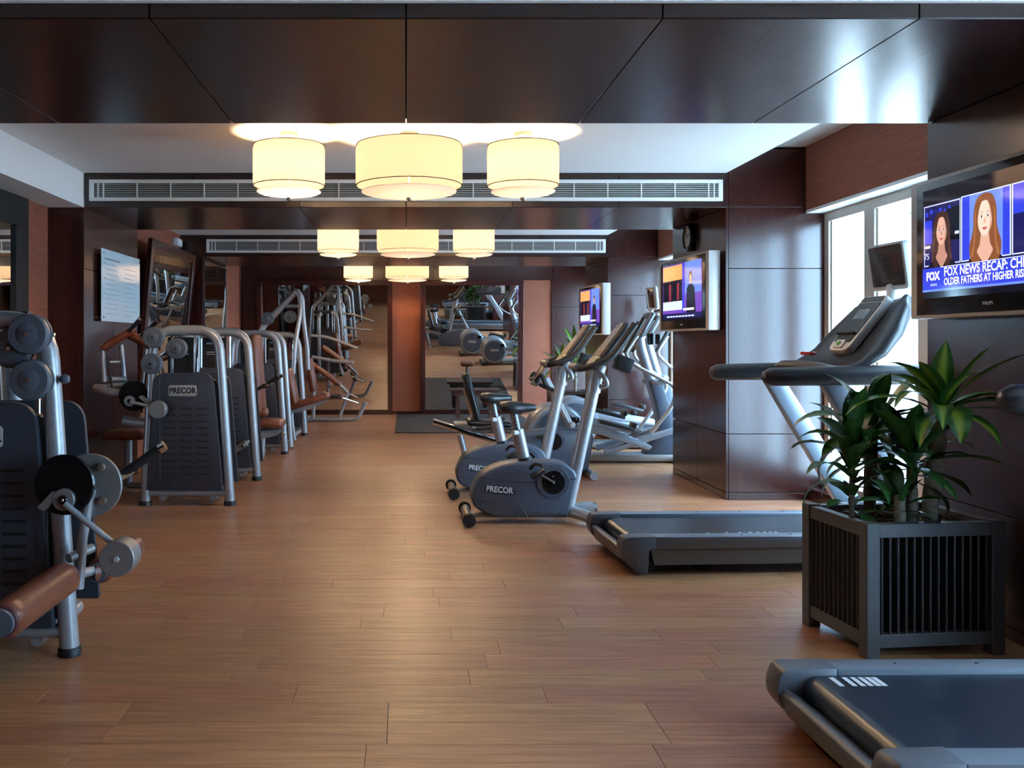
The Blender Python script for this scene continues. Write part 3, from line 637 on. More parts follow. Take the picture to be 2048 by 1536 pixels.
obj('clamp_plate', MB().prism(rpoly([(-.375, .86), (-.345, .875), (-.29, .83), (-.31, .805)], .012), -.056, -.042), 'steelgrey', t, 30)
obj('weight_arm', MB().tube([(-.43, -.075, .82), (-.22, -.11, .785)], .013, 10), 'silver', t)
obj('counterweight', MB().lathe([(0, -.16), (.064, -.16), (.068, -.156), (.068, -.09), (0, -.09)], (-.198, 0, .768), 'Y', 32), 'steelgrey', t)
obj('rest_bar', MB().tube([(-.52, .06, .66), (-.33, .02, .645)], .042, 16), 'steelgrey', t)
pad('seat', t, (.36, .34, .08), Matrix.Translation((-.66, .62, .50))); obj('seat_post', MB().tube([(-.66, .62, .05), (-.66, .62, .48)], .035, 12).tube([(-.66, .62, .06), (-.1, .46, .06)], .03, 12), 'silver', t)
# third
t = tower('strength machine tower half hidden directly behind the biceps curl machine', (X0, 8.42, 0), pulleys=((-.2, .3, 1.25),), rods=(-.2, .07))
obj('pivot_handle', MB().tube([(.13, -.11, .29), (.26, -.13, .36)], .03, 14).tube([(.23, -.17, .335), (.27, -.09, .375)], .018, 10), 'steelgrey', t)
# fourth: seat and tall backrest facing the aisle
t = tower('seated press machine with tall brown backrest and black handles facing the aisle', (X0, 10.35, 0), double=True, rods=(-.1, .1))
pad('backrest', t, (.085, .40, .84), Matrix.Translation((.15, -.75, .95)) @ RX(-4)); pad('seat', t, (.30, .38, .085), Matrix.Translation((.28, -.75, .43)) @ RX(5)); pad('thigh_pad', t, (.14, .16, .10), Matrix.Translation((.21, -.85, .55)), bev=.045)
obj('seat_frame', MB().prism([(.05, .34), (.43, .36), (.36, .30), (.20, .26), (.05, .28)], -.82, -.68).tube([(.2, -.75, .3), (.18, -.75, .05), (.1, -.1, .06)], .035, 12, .06), 'silver', t, 30)
for dy in (-.18, .12):
    g = obj('handle', MB().tube([(.155, -.85 + dy, .775), (.415, -.9 + dy, .935)], .018, 12), 'black', t); obj('grip_collar', MB().tube([(.28, -.875 + dy, .85), (.30, -.88 + dy, .864)], .024, 12), 'chrome', g)
obj('pivot_bolt', MB().lathe([(0, -.01), (.02, -.008), (.02, .03)], (.43, -.83, .31), 'Y', 10), 'brass', t)
# fifth: lat machine with a tall boom
t = tower('tall lat pulldown machine with diagonal boom, last tower before the mirror', (X0, 12.4, 0), rods=(.16, .2), placard=True)
obj('boom', MB().tube([(-.26, 0, 1.30), (-.247, 0, 1.49), (.20, 0, 1.97), (.235, 0, 1.985)], .042, 14, .05).tube([(.04, 0, 1.78), (.24, 0, 1.78)], .025, 10), 'silver', t)
obj('press_arm', MB().tube([(.2, 0, 2.0), (.27, -.05, 1.93), (.29, -.1, 1.72), (.22, -.2, 1.2), (.20, -.2, .85)], .03, 12, .1), 'silver', t); obj('press_arm', MB().tube([(.23, 0, 2.0), (.30, .02, 1.90), (.31, .05, 1.6), (.36, .1, 1.2), (.37, .1, .9)], .03, 12, .1), 'silver', t)
pulley(t, -.164, -.06, 1.61, .086); pulley(t, .14, -.06, 1.63, .086)
pad('backrest', t, (.085, .36, .47), Matrix.Translation((.275, -.9, .72)) @ RX(-12)); pad('seat', t, (.52, .34, .085), Matrix.Translation((.50, -.9, .535)) @ RX(-17))
obj('seat_frame', MB().prism([(.25, .47), (.72, .60), (.70, .52), (.40, .40), (.25, .38)], -.96, -.84).tube([(.26, -.9, .42), (.27, -.9, .25), (.30, -.9, .03)], .03, 12, .08).tube([(.27, -.9, .07), (.27, -.05, .07)], .03, 10), 'silver', t, 30)
obj('exercise_arm', MB().tube([(.42, .15, 1.08), (.75, .1, 1.02), (1.0, .05, 1.0)], .025, 10).tube([(.40, .2, 1.38), (.62, .2, 1.36), (1.05, .15, 1.2)], .022, 10, .1), 'silver', t)
pad('backrest', t, (.085, .36, .50), Matrix.Translation((.335, .9, .80)) @ RX(-8))
# incline bench at the far end
t = thing('incline_bench', 'incline exercise bench with brown pad and rollers before the far mirror', 'bench', (-1.2, 14.55, 0))
obj('base_frame', MB().tube([(-.40, .0, .035), (.42, .0, .035), (.55, .0, .32)], .034, 12, .10).tube([(-.4, -.28, .035), (-.4, .28, .035)], .034, 12), 'silver', t)
obj('post', MB().tube([(.12, 0, .05), (.26, 0, .46)], .028, 12).tube([(-.30, 0, .05), (-.28, 0, .78)], .03, 12).tube([(.26, 0, .46), (.10, 0, .62)], .026, 12), 'silver', t)
pad('pad', t, (.68, .30, .075), Matrix.Translation((-.13, 0, .79)) @ RX(36))
for z, x in ((.42, .20), (.60, .02)): roller(t, (x - .05, -.34, z), (x + .05, .34, z), .045)
obj('handle', MB().tube([(.18, -.28, .40), (.42, -.05, .30)], .02, 10).tube([(.18, .28, .46), (.40, .3, .36)], .02, 10), 'chrome', t)

# ------------------------------------------------------------------ cardio machines, all facing the windows (+x)
def upright_bike(label, loc, rz):
    t = thing('exercise_bike', label, 'exercise bike', loc, rz, 'upright exercise bikes side by side')
    hull = rpoly([(-.365, .205), (-.30, .35), (-.17, .415), (.0, .445), (.30, .435), (.375, .38), (.395, .335), (.33, .045), (-.20, .045), (-.345, .12)], [.06, .08, .1, .1, .06, .03, .02, .02, .06, .06], 5)
    b = obj('body', MB().prism(hull, -.115, .115, bev=.028), 'bike', t, 50)
    for s in (-1, 1):
        y = s * .1165
        obj('seam', MB().tube([(-.30, y, .335), (-.05, y, .30), (.2, y, .30), (.385, y, .325)], .0028, 5).tube([(-.33, y, .175), (-.08, y, .135), (.0, y, .12), (.04, y, .05)], .0028, 5, .08), 'bike_dark', b)
        c = obj('crank_cover', MB().lathe([(.078, 0), (.115, 0), (.12, .01), (.108, .018), (.085, .012), (.08, .0)], (.22, y if s > 0 else y - .006, .298), 'Y', 36), 'bike', b)
        obj('crank_disc', disc(MB(), (.22, s * .118, .298), .085, .012, 30, .002), 'gloss_black', b)
        obj('crank_bolts', disc(disc(MB(), (.22, s * .126, .298), .012, .01, 10, .002), (.22, s * .124, .34), .005, .008, 8, .001), 'steelgrey', b)
        ca = obj('crank_arm', MB().tube([(.22, s * .135, .298), (.22 - .12 * s * -1 if s > 0 else .10, s * .15, .37 if s < 0 else .22)], .011, 8), 'black', t)
        px, pz = (.10, .37) if s < 0 else (.34, .22)
        pe = obj('pedal', MB().box((px - .055, min(s * .155, s * .25), pz - .012), (px + .055, max(s * .155, s * .25), pz + .014), .006, Matrix.Translation((px, 0, pz)) @ RX(-28) @ Matrix.Translation((-px, 0, -pz))), 'black', ca)
        obj('strap', MB().tube([(px - .05, s * .17, pz + .03), (px - .02, s * .2, pz + .075), (px + .03, s * .24, pz + .06)], .012, 6, .03), 'black', ca)
        pq = obj('name_plate', MB().box((-.265, y - .002, .215), (-.04, y + .002, .272), .002, Matrix.Translation((-.15, 0, .24)) @ RX(5) @ Matrix.Translation((.15, 0, -.24))), 'bike_dark', b)
        mt = at(-.160, y + s * .0025, .244, (FRONT if s < 0 else Matrix.Rotation(R(180), 4, 'Z') @ FRONT)); 
        obj('brand_lettering', text_mb('PRECOR', .058, mt @ Matrix.Rotation(R(-5 if s < 0 else 5), 4, 'Z'), .0008, sx=.88, bold=.0015), 'letter_white', pq, 0)
        obj('screw', disc(disc(MB(), (-.05, s * .117, .075), .007, .006, 8, .001), (.27, s * .117, .075), .007, .006, 8, .001), 'black', b)
    # rear transport roller, rails, front stabiliser
    obj('floor_rail', MB().box((-.36, -.05, .035), (.36, .05, .06), .006), 'steelgrey', t)
    rr = obj('rear_stabiliser', MB().tube([(-.385, -.24, .052), (-.385, .24, .052)], .032, 16), 'steelgrey', t)
    for s in (-1, 1): obj('end_cap', MB().tube([(-.385, s * .21, .052), (-.385, s * .265, .052)], .046, 18), 'black', rr)
    fs = obj('front_stabiliser', MB().tube([(.35, -.05, .08), (.42, -.12, .07), (.50, -.20, .05), (.56, -.26, .048)], .042, 14, .06).tube([(.35, .05, .08), (.42, .12, .07), (.50, .20, .05), (.56, .26, .048)], .042, 14, .06).tube([(.33, 0, .08), (.53, 0, .10)], .045, 14), 'silver', t)
    for s in (-1, 1): obj('end_cap', MB().tube([(.54, s * .245, .048), (.585, s * .28, .047)], .046, 14), 'black', fs)
    # seat
    sp = obj('seat_post', MB().tube([(.035, 0, .42), (-.02, 0, .66)], .045, 18), 'silver', t); obj('post_collar', MB().tube([(.045, 0, .415), (.034, 0, .46)], .052, 18), 'black', sp)
    sl = obj('seat_slider', MB().tube([(-.02, 0, .65), (-.048, 0, .79)], .028, 14), 'steelgrey', t)
    hl = MB()
    for k in range(5): hl.lathe([(0, -.0305), (.007, -.030), (.007, -.02)], (-.026 - k * .005, 0, .67 + k * .024), 'Y', 8)
    obj('height_holes', hl, 'ink', sl); obj('adjust_knob', MB().tube([(-.02, -.03, .64), (-.06, -.07, .645)], .018, 10), 'white_plastic', sl)
    # saddle: wide at the back, nose forward
    st_ = [(-.15, .095, .80, .846), (-.135, .115, .785, .862), (-.08, .118, .775, .868), (-.02, .085, .772, .862), (.05, .045, .785, .852), (.10, .032, .795, .846), (.115, .02, .803, .838)]
    mb = MB(); vs = []; fs_ = []; K = 14
    for x, hw, zb, zt in st_:
        for k in range(K):
            a = 2 * math.pi * k / K; cx, sn = math.cos(a), math.sin(a); vs.append((x, hw * math.copysign(abs(cx) ** .7, cx), (zb + zt) / 2 + (zt - zb) / 2 * math.copysign(abs(sn) ** .8, sn)))
    for i in range(len(st_) - 1):
        for k in range(K): fs_.append((i * K + k, i * K + (k + 1) % K, (i + 1) * K + (k + 1) % K, (i + 1) * K + k))
    fs_ += [tuple(range(K)), tuple((len(st_) - 1) * K + k for k in range(K))]; mb.add(vs, fs_); obj('saddle', mb, 'saddle', t, 70)
    # mast, console, handlebars
    ma = obj('mast', MB().tube([(.335, 0, .05), (.545, 0, 1.02)], .046, 20).tube([(.53, 0, .93), (.555, 0, 1.09)], .05, 20), 'silver', t)
    obj('mast_loop', MB().tube([(.545, -.03, 1.09), (.60, -.06, 1.04), (.62, -.06, .98), (.575, -.03, .97)], .018, 10, .03), 'silver', ma)
    cm = Matrix.Translation((.63, 0, 1.255)) @ Matrix.Rotation(R(-52), 4, 'Y')
    cs = obj('console', MB().prism(rpoly([(-.20, -.12), (-.14, -.14), (.15, -.12), (.22, -.10), (.22, .10), (.15, .12), (-.14, .14), (-.20, .12)], .03), -.022, .022, 'XY', .012, cm), 'console_dark', t, 45)
    obj('display', MB().prism(rpoly([(-.10, -.115), (.20, -.085), (.20, .085), (-.10, .115)], .02), .022, .028, 'XY', 0, cm), 'panel_lamp_tint', cs, 30)
    obj('key_row', MB().prism(rpoly([(-.20, -.10), (-.12, -.115), (-.12, .115), (-.20, .10)], .01), .022, .029, 'XY', 0, cm), 'console_dark', cs, 30)
    obj('console_neck', MB().tube([(.545, 0, 1.02), (.60, 0, 1.20)], .05, 14), 'silver', cs)
    for s in (-1, 1):
        obj('handlebar', MB().tube([(.40, s * .02, 1.10), (.415, s * .15, 1.105), (.47, s * .19, 1.12), (.60, s * .185, 1.17), (.66, s * .18, 1.24), (.79, s * .165, 1.42)], [.024] * 6, 12, .05), 'black', t)
    obj('front_bar', MB().tube([(.395, -.13, 1.115), (.395, .13, 1.115)], .026, 12), 'steelgrey', t)
    obj('sensor_box', MB().box((-.06, -.07, -.05), (.06, .05, .06), .012, Matrix.Translation((.73, -.05, 1.13)) @ RX(20)), 'console_dark', t)
    return t
b1 = upright_bike('upright exercise bike nearest the treadmill, its whole side in view', (.823, 6.50, 0), 0)
dup(b1, 'upright exercise bike behind the nearest bike, partly covered by it', (.775, 7.58, 0), 0)

# recumbent bike
t = thing('recumbent_bike', 'recumbent exercise bike with upright black backrest and sloping seat rail', 'exercise bike', (.80, 8.65, 0))
hull = rpoly([(.02, .12), (.06, .30), (.25, .42), (.60, .47), (.92, .46), (.99, .40), (.93, .06), (.10, .06)], [.05, .08, .1, .1, .05, .04, .03, .04])
b = obj('body', MB().prism(hull, -.11, .11, bev=.025), 'bike', t, 50)
for s in (-1, 1):
    obj('crank_cover', MB().lathe([(.075, 0), (.112, 0), (.115, .01), (.08, .012)], (.60, s * .112 - (.006 if s < 0 else 0), .345), 'Y', 32), 'bike', b); obj('crank_disc', disc(MB(), (.60, s * .115, .345), .08, .012, 28, .002), 'gloss_black', b)
    ca = obj('crank_arm', MB().tube([(.60, s * .13, .345), (.60 + s * .12, s * .15, .40 if s < 0 else .29)], .011, 8), 'black', t); obj('pedal', MB().box((.55 + s * .12, s * .2 - .05, (.40 if s < 0 else .29) - .012), (.66 + s * .12, s * .2 + .05, (.40 if s < 0 else .29) + .015), .006), 'black', ca)
sr = obj('seat_rail', MB().box((-.34, -.05, -.028), (.34, .05, .028), .006, Matrix.Translation((-.22, 0, .43)) @ RX(17)), 'chrome', t); obj('rail_groove', MB().box((-.338, -.053, -.008), (.338, .053, .008), 0, Matrix.Translation((-.22, 0, .43)) @ RX(17)), 'gloss_black', sr, 0)
obj('rear_leg', MB().tube([(-.28, 0, .40), (-.19, 0, .05)], .03, 12).tube([(-.19, -.26, .04), (-.19, .26, .04)], .035, 12), 'silver', t)
obj('front_stabiliser', MB().tube([(.95, -.27, .04), (.95, .27, .04)], .038, 12), 'silver', t); obj('spine', MB().tube([(-.19, 0, .06), (.95, 0, .06)], .03, 10), 'steelgrey', t)
obj('seat', MB().box((-.20, -.21, -.03), (.22, .21, .03), .028, Matrix.Translation((-.02, 0, .52)) @ RX(3)), 'saddle', t, 60); obj('backrest', MB().box((-.03, -.19, -.24), (.035, .19, .24), .03, Matrix.Translation((-.175, 0, .76)) @ RX(-15)), 'saddle', t, 60)
obj('backrest_post', MB().tube([(-.13, 0, .48), (-.24, 0, .85)], .02, 10).tube([(-.1, -.24, .5), (-.1, .24, .5)], .014, 8), 'chrome', t); obj('seat_tray', MB().box((-.34, -.10, .50), (-.06, .10, .525), .01), 'white_plastic', t)
for s in (-1, 1): obj('seat_handle', MB().tube([(-.15, s * .24, .48), (.02, s * .25, .50), (.12, s * .25, .58)], .015, 8, .05), 'black', t)
obj('mast', MB().tube([(.72, 0, .17), (.78, 0, .48), (.60, 0, .82), (.54, 0, .94)], .038, 14, .06), 'silver', t); obj('pivot_knob', MB().lathe([(0, -.085), (.025, -.08), (.028, -.05), (.028, -.03)], (.79, 0, .50), 'Y', 14), 'white_plastic', t)
cm = Matrix.Translation((.50, 0, 1.0)) @ Matrix.Rotation(R(-58), 4, 'Y'); cs = obj('console', MB().box((-.15, -.15, -.025), (.15, .15, .02), .02, cm), 'tread_light', t, 45); obj('display', MB().box((-.07, -.11, .02), (.13, .11, .026), .004, cm), 'panel_lamp_tint', cs)
for s in (-1, 1): obj('handlebar', MB().tube([(.44, s * .05, .92), (.42, s * .2, .93), (.47, s * .23, 1.0), (.50, s * .22, .88), (.62, s * .15, .82), (.66, s * .05, .82)], .018, 10, .05), 'black', t)

# ellipticals
def elliptical(label, loc, swing):
    t = thing('elliptical_trainer', label, 'elliptical trainer', loc, 0, 'elliptical trainers beyond the bikes')
    dr = obj('drum_cover', MB().lathe([(.20, -.25), (.265, -.245), (.295, -.20), (.30, -.10), (.30, .10), (.295, .20), (.265, .245), (.20, .25)], (0, 0, .335), 'Y', 44), 'upright', t)
    for s in (-1, 1):
        obj('side_cover', disc(MB(), (0, s * .252, .335), .232, .03, 40, .008), 'bike', dr); pq = obj('name_plate', MB().box((-.09, s * .268 - .003, .33), (.09, s * .268 + .003, .385), .002), 'plaque', dr)
        obj('brand_lettering', text_mb('PRECOR', .042, at(0, s * .2718, .357, FRONT if s < 0 else Matrix.Rotation(R(180), 4, 'Z') @ FRONT), .0006, sx=.9), 'ink', pq, 0)
        obj('crank_slot', MB().box((.13, s * .268 - .003, .44), (.22, s * .268 + .003, .50), .008), 'gloss_black', dr)
        ph = s * swing
        obj('pedal_arm', MB().prism(rpoly([(.10, .44), (.46, .43 + ph * .1), (.92, .30 + ph * .3), (1.0, .25 + ph * .3), (.96, .21 + ph * .3), (.46, .33 + ph * .1), (.10, .36)], .02), s * .2 - .035, s * .2 + .035, bev=.01), 'upright', t, 40)
        pd = obj('pedal', MB().box((-.19, -.075, -.02), (.19, .075, .025), .015, Matrix.Translation((.62, s * .2, .455 + ph * .22)) @ RX(14)), 'console_dark', t); obj('toe_rim', MB().box((.15, -.075, .02), (.20, .075, .08), .012, Matrix.Translation((.62, s * .2, .455 + ph * .22)) @ RX(14)), 'console_dark', pd)
        obj('ramp_rail', MB().tube([(.50, s * .2, .12), (1.24, s * .2, .36)], .035, 12), 'upright', t)
        dx = s * swing * .55
        ar = obj('moving_arm', MB().tube([(.94 + dx, s * .30, 1.36), (.80 + dx, s * .32, 1.16), (.90 + dx, s * .32, 1.05), (1.28 + dx * .4, s * .30, .82), (1.20, s * .28, .62), (.98, s * .24, .33)], .019, 12, .09), 'silver', t)
        obj('grip', MB().tube([(1.02 + dx, s * .27, 1.54), (.80 + dx, s * .32, 1.175)], .024, 12), 'black', ar)
    obj('base_frame', MB().box((-.28, -.16, .02), (1.38, .16, .09), .015), 'steelgrey', t); obj('front_stabiliser', MB().box((1.28, -.32, 0), (1.40, .32, .08), .02), 'steelgrey', t); obj('rear_stabiliser', MB().box((-.30, -.30, 0), (-.16, .30, .06), .02), 'black', t)
    obj('ramp_housing', MB().prism(rpoly([(.95, .08), (1.36, .08), (1.34, .50), (1.22, .62), (1.12, .90), (1.0, .88), (1.08, .60), (1.12, .40)], .04), -.11, .11, bev=.02), 'bike', t, 45)
    obj('mast', MB().tube([(1.30, 0, .10), (1.20, 0, .35), (.93, 0, 1.24), (.92, 0, 1.34)], .055, 18, .1), 'upright', t)
    obj('pivot_bar', MB().tube([(1.06, -.30, .86), (1.06, .30, .86)], .034, 14), 'upright', t)
    cm = Matrix.Translation((.95, 0, 1.46)) @ Matrix.Rotation(R(-60), 4, 'Y'); cs = obj('console', MB().box((-.15, -.17, -.03), (.17, .17, .02), .03, cm), 'tread_light', t, 45); obj('display', MB().box((-.09, -.12, .02), (.14, .12, .026), .004, cm), 'keys', cs)
    obj('fixed_handle', MB().tube([(.86, -.2, 1.34), (.80, -.17, 1.37), (.80, .17, 1.37), (.86, .2, 1.34)], .019, 10, .05), 'black', t)
    obj('cup_holder', MB().lathe([(.03, -.1), (.042, -.09), (.045, .02), (.04, .02), (.036, -.08)], (1.0, -.17, 1.36), 'Z', 18), 'gloss_black', t)
    sc = obj('small_screen', MB().box((-.025, -.17, -.125), (.025, .17, .125), .02, Matrix.Translation((1.06, 0, 1.76)) @ RX(-6)), 'white_plastic', t, 50); obj('screen_glass', MB().box((-.029, -.145, -.10), (-.024, .145, .10), .002, Matrix.Translation((1.06, 0, 1.76)) @ RX(-6)), 'amber', sc); obj('screen_neck', MB().tube([(1.02, 0, 1.52), (1.06, 0, 1.66)], .02, 10), 'white_plastic', sc)
    return t
elliptical('elliptical trainer nearer of the two, its mast against the shiny pillar', (1.60, 9.72, 0), .22)
elliptical('elliptical trainer farther of the two, mostly hidden by the other one', (2.02, 10.95, 0), -.25)

# treadmills
def treadmill(label, loc, rz, marks):
    t = thing('treadmill', label, 'treadmill', loc, rz, 'treadmills facing the windows')
    W2 = .385
    for s in (-1, 1):
        a, b = sorted((s * (W2 - .10), s * W2))
        rl = obj('side_rail', MB().prism(rpoly([(.20, .145), (2.0, .145), (2.0, .205), (.20, .213)], [.0, .01, .02, .0]), a, b, bev=.006), 'tread_light', t, 40)
        for k in range(6): obj('rail_screw', disc(MB(), (0, 0, 0), .006, .003, 8, .0005), 'black', rl).matrix_local = Matrix.Translation((.42 + k * .28, s * (W2 - .045), .2115)) @ Matrix.Rotation(R(90), 4, 'X')
        obj('side_skirt', MB().prism([(.19, .055), (2.0, .055), (2.0, .143), (.17, .143)], *sorted((s * (W2 - .05), s * (W2 - .012)))), 'tread_brown', t, 30)
        ec = obj('end_cap', MB().prism(rpoly([(0, .165), (.02, .212), (.198, .216), (.198, .145), (.158, .143), (.15, .012), (.10, .008), (.04, .06), (.0, .11)], [.03, .02, .003, .003, .02, .01, .02, .04, .03], 4), a if s < 0 else a, b, bev=.008), 'tread_grey', t, 40)
        obj('cap_screw', disc(disc(MB(), (.075, s * (W2 + .001), .11), .006, .006, 8, .001), (.075, s * (W2 + .001), .065), .006, .006, 8, .001), 'black', ec)
        obj('upright', MB().prism([(1.14, 1.06), (1.27, 1.06), (1.84, .18), (1.67, .18)], *sorted((s * (W2 - .06), s * (W2 + .01))), bev=.012), 'upright', t, 40)
        hr = obj('handrail', MB().tube([(.80, s * .375, 1.095), (.815, s * .375, 1.097), (.85, s * .375, 1.10), (1.25, s * .375, 1.105), (1.55, s * .375, 1.108), (1.76, s * .36, 1.12)], [.012, .036, .052, .056, .058, .05], 18, 0), 'console_dark', t, 60)
        for fx in (.50, 1.75): obj('foot', MB().lathe([(.045, 0), (.045, .05), (.035, .06), (.035, .09)], (fx, s * .24, 0), 'Z', 18), 'black', t)
    obj('rear_plate', MB().prism(rpoly([(.005, .135), (.03, .15), (.20, .05), (.16, .02), (.10, .012), (.03, .06)], .015), -W2 + .10, W2 - .10), 'tread_grey', t, 40)
    obj('under_frame', MB().box((.2, -.30, .05), (1.95, .30, .12)), 'black', t, 0)
    bl = [(.13 + .052 * math.cos(R(a)), .142 + .052 * math.sin(R(a))) for a in range(270, 89, -15)]
    bt = obj('belt', MB().prism(bl + [(1.62, .196), (1.62, .10)], -W2 + .105, W2 - .105), 'belt', t, 40)
    if marks:
        pm = MB(); x = .55 if marks == 1 else .155
        for k in range(8 if marks == 1 else 6):
            pm.box((x, -W2 + .115, .1962), (x + .013, -W2 + .185, .1966)) if marks == 1 else pm.box((x, W2 - .20, .1962), (x + .017, W2 - .125, .1966)); x += .085 * (.62 ** k) + .026 if marks == 1 else .030 - .0022 * k + (.012 if k == 0 else 0)
        obj('belt_print', pm, 'letter_white', bt, 0, kind='stuff')
    obj('motor_hood', MB().prism(rpoly([(1.60, .14), (1.62, .21), (1.78, .29), (2.02, .28), (2.10, .20), (2.10, .06), (1.60, .06)], [.01, .03, .06, .05, .04, .03, .01]), -W2 + .06, W2 - .06, bev=.015), 'console_dark', t, 45)
    # console shell: loft of outlines from the hand bar up to the head
    mb = MB(); sec = [(1.24, 1.13, .37, .04), (1.38, 1.165, .375, .06), (1.50, 1.235, .37, .075), (1.61, 1.36, .34, .085), (1.71, 1.49, .27, .08), (1.77, 1.565, .19, .05)]
    K = 20; vs = []; fs = []
    for x, z, hw, th in sec:
        for k in range(K):
            a = 2 * math.pi * k / K; c, s_ = math.cos(a), math.sin(a)
            dy = hw * math.copysign(abs(c) ** .55, c); dn = th * math.copysign(abs(s_) ** .8, s_); dish = .075 * (1 - (dy / hw) ** 2) if s_ > 0 else 0
            vs.append((x - .8 * (dn - dish), dy, z + .6 * (dn - dish)))
    for i in range(len(sec) - 1):
        for k in range(K): fs.append((i * K + k, i * K + (k + 1) % K, (i + 1) * K + (k + 1) % K, (i + 1) * K + k))
    fs += [tuple(range(K)), tuple((len(sec) - 1) * K + k for k in range(K))]; mb.add(vs, fs)
    cs = obj('console', mb, 'console_dark', t, 60)
    cm = Matrix.Translation((1.565, 0, 1.375)) @ Matrix.Rotation(R(-53), 4, 'Y') @ Matrix.Diagonal((.76, 1.08, 1, 1))
    dp = obj('display_panel', MB().prism(rpoly([(-.245, -.10), (.30, -.13), (.30, .13), (-.245, .10)], [.06, .05, .05, .06]), -.02, .03, 'XY', .008, cm), 'white_plastic', t, 40)
    obj('keypad', MB().prism(rpoly([(-.08, -.093), (.225, -.11), (.225, .11), (-.08, .093)], .012), .03, .034, 'XY', 0, cm), 'keys', dp, 30); obj('keypad', MB().prism(rpoly([(.235, -.10), (.285, -.10), (.285, .10), (.235, .10)], .012), .03, .034, 'XY', 0, cm), 'keys', dp, 30)
    obj('keypad', MB().prism(rpoly([(-.165, -.08), (-.095, -.088), (-.095, .088), (-.165, .08)], .012), .03, .034, 'XY', 0, cm), 'keys', dp, 30)
    obj('readout', MB().prism([(.06, -.06), (.16, -.06), (.16, .06), (.06, .06)], .034, .0355, 'XY', 0, cm), 'amber', dp, 0); obj('book_ledge', MB().prism([(-.095, -.09), (-.08, -.09), (-.08, .09), (-.095, .09)], .03, .055, 'XY', 0, cm), 'black', dp, 0)
    bn = obj('start_pad', MB().prism(rpoly([(-.225, -.045), (-.15, -.045), (-.15, .045), (-.225, .045)], .012), .03, .042, 'XY', .003, cm), 'white_plastic', dp, 40); obj('start_button', MB().prism(ell(-.187, 0, .02, .02, 16), .042, .046, 'XY', 0, cm), 'green', bn, 30)
    obj('stop_button', MB().box((1.235, -.06, 1.215), (1.275, .06, 1.235), .006, None), 'red', t)
    obj('front_bar', MB().tube([(1.24, -.36, 1.12), (1.20, -.2, 1.145), (1.19, 0, 1.15), (1.20, .2, 1.145), (1.24, .36, 1.12)], .035, 14), 'console_brown', t, 60)
    sm = Matrix.Translation((1.80, .05, 1.755)) @ RX(-8)
    sc = obj('small_screen', MB().prism(rpoly([(-.185, -.145), (.185, -.145), (.185, .145), (-.185, .145)], .03), -.025, .025, 'YZ', .01, sm), 'white_plastic', t, 40)
    obj('screen_glass', MB().prism(rpoly([(-.165, -.115), (.165, -.115), (.165, .13), (-.165, .13)], .012), -.030, -.024, 'YZ', 0, sm), 'amber', sc, 30); obj('screen_neck', MB().tube([(1.79, .02, 1.55), (1.80, .04, 1.64)], .03, 12), 'white_plastic', sc)
    return t
t1 = treadmill('treadmill behind the planter, seen whole with its small raised screen', (1.17, 5.36, 0), R(3), 1)
treadmill('treadmill whose belt fills the lower corner, in front of the planter', (1.235, 2.69, 0), R(1), 2)
dup(t1, 'treadmill beyond the picture edge, only seen in the far mirror', (1.25, .05, 0), 0)

# ------------------------------------------------------------------ planters and plants
def planter(label, loc, rz, w=.61, d=.49, h=.557):
    t = thing('planter', label, 'planter', loc, rz, 'square slatted planters')
    p = .058
    for x in (p / 2, w - p / 2):
        for y in (p / 2, d - p / 2): obj('post', MB().box((x - p / 2, y - p / 2, 0), (x + p / 2, y + p / 2, h), .004), 'planter', t, 0)
    for z0, z1 in ((.045, .10), (h - .062, h - .006)):
        for y0 in (.006, d - .05): obj('rail', MB().box((p, y0, z0), (w - p, y0 + .044, z1), .003), 'planter', t, 0)
        for x0 in (.006, w - .05): obj('rail', MB().box((x0, p, z0), (x0 + .044, d - p, z1), .003), 'planter', t, 0)
    sl = mesh_of('slat', MB().prism([(-.008, -.012), (-.001, -.014), (.013, .016), (.005, .018)], .10, h - .062, 'XY'), 'planter_slat', 0)
    n = int((w - 2 * p) / .0335)
    for k in range(n):
        x = p + (k + .5) * (w - 2 * p) / n
        obj('slat', sl, None, t, loc=(x, .02, 0)); o = obj('slat', sl, None, t, loc=(w - x, d - .02, 0)); o.rotation_euler = (0, 0, R(180))
    n = int((d - 2 * p) / .0335)
    for k in range(n):
        y = p + (k + .5) * (d - 2 * p) / n
        o = obj('slat', sl, None, t, loc=(.02, y, 0)); o.rotation_euler = (0, 0, R(-90)); o = obj('slat', sl, None, t, loc=(w - .02, y, 0)); o.rotation_euler = (0, 0, R(90))
    obj('liner', MB().box((.045, .045, .06), (w - .045, d - .045, h - .06)), 'ink', t, 0)
    g = MB(); random.seed(11)
    for k in range(900):
        x = random.uniform(.05, w - .05); y = random.uniform(.05, d - .05); r = random.uniform(.007, .013); z = h - .040 + random.uniform(0, .014)
        a = random.random() * 6; vs = [(x + r * math.cos(a + q * 2.09), y + r * math.sin(a + q * 2.09), z - r * .4) for q in range(3)] + [(x + r * .9 * math.cos(a + 1 + q * 2.09), y + r * .9 * math.sin(a + 1 + q * 2.09), z + r * .6) for q in range(3)]
        g.add(vs, [(0, 2, 1), (3, 4, 5), (0, 1, 3), (1, 4, 3), (1, 2, 4), (2, 5, 4), (2, 0, 5), (0, 3, 5)])
    obj('clay_pebbles', g, 'clay', t, 0, kind='stuff')
    return t
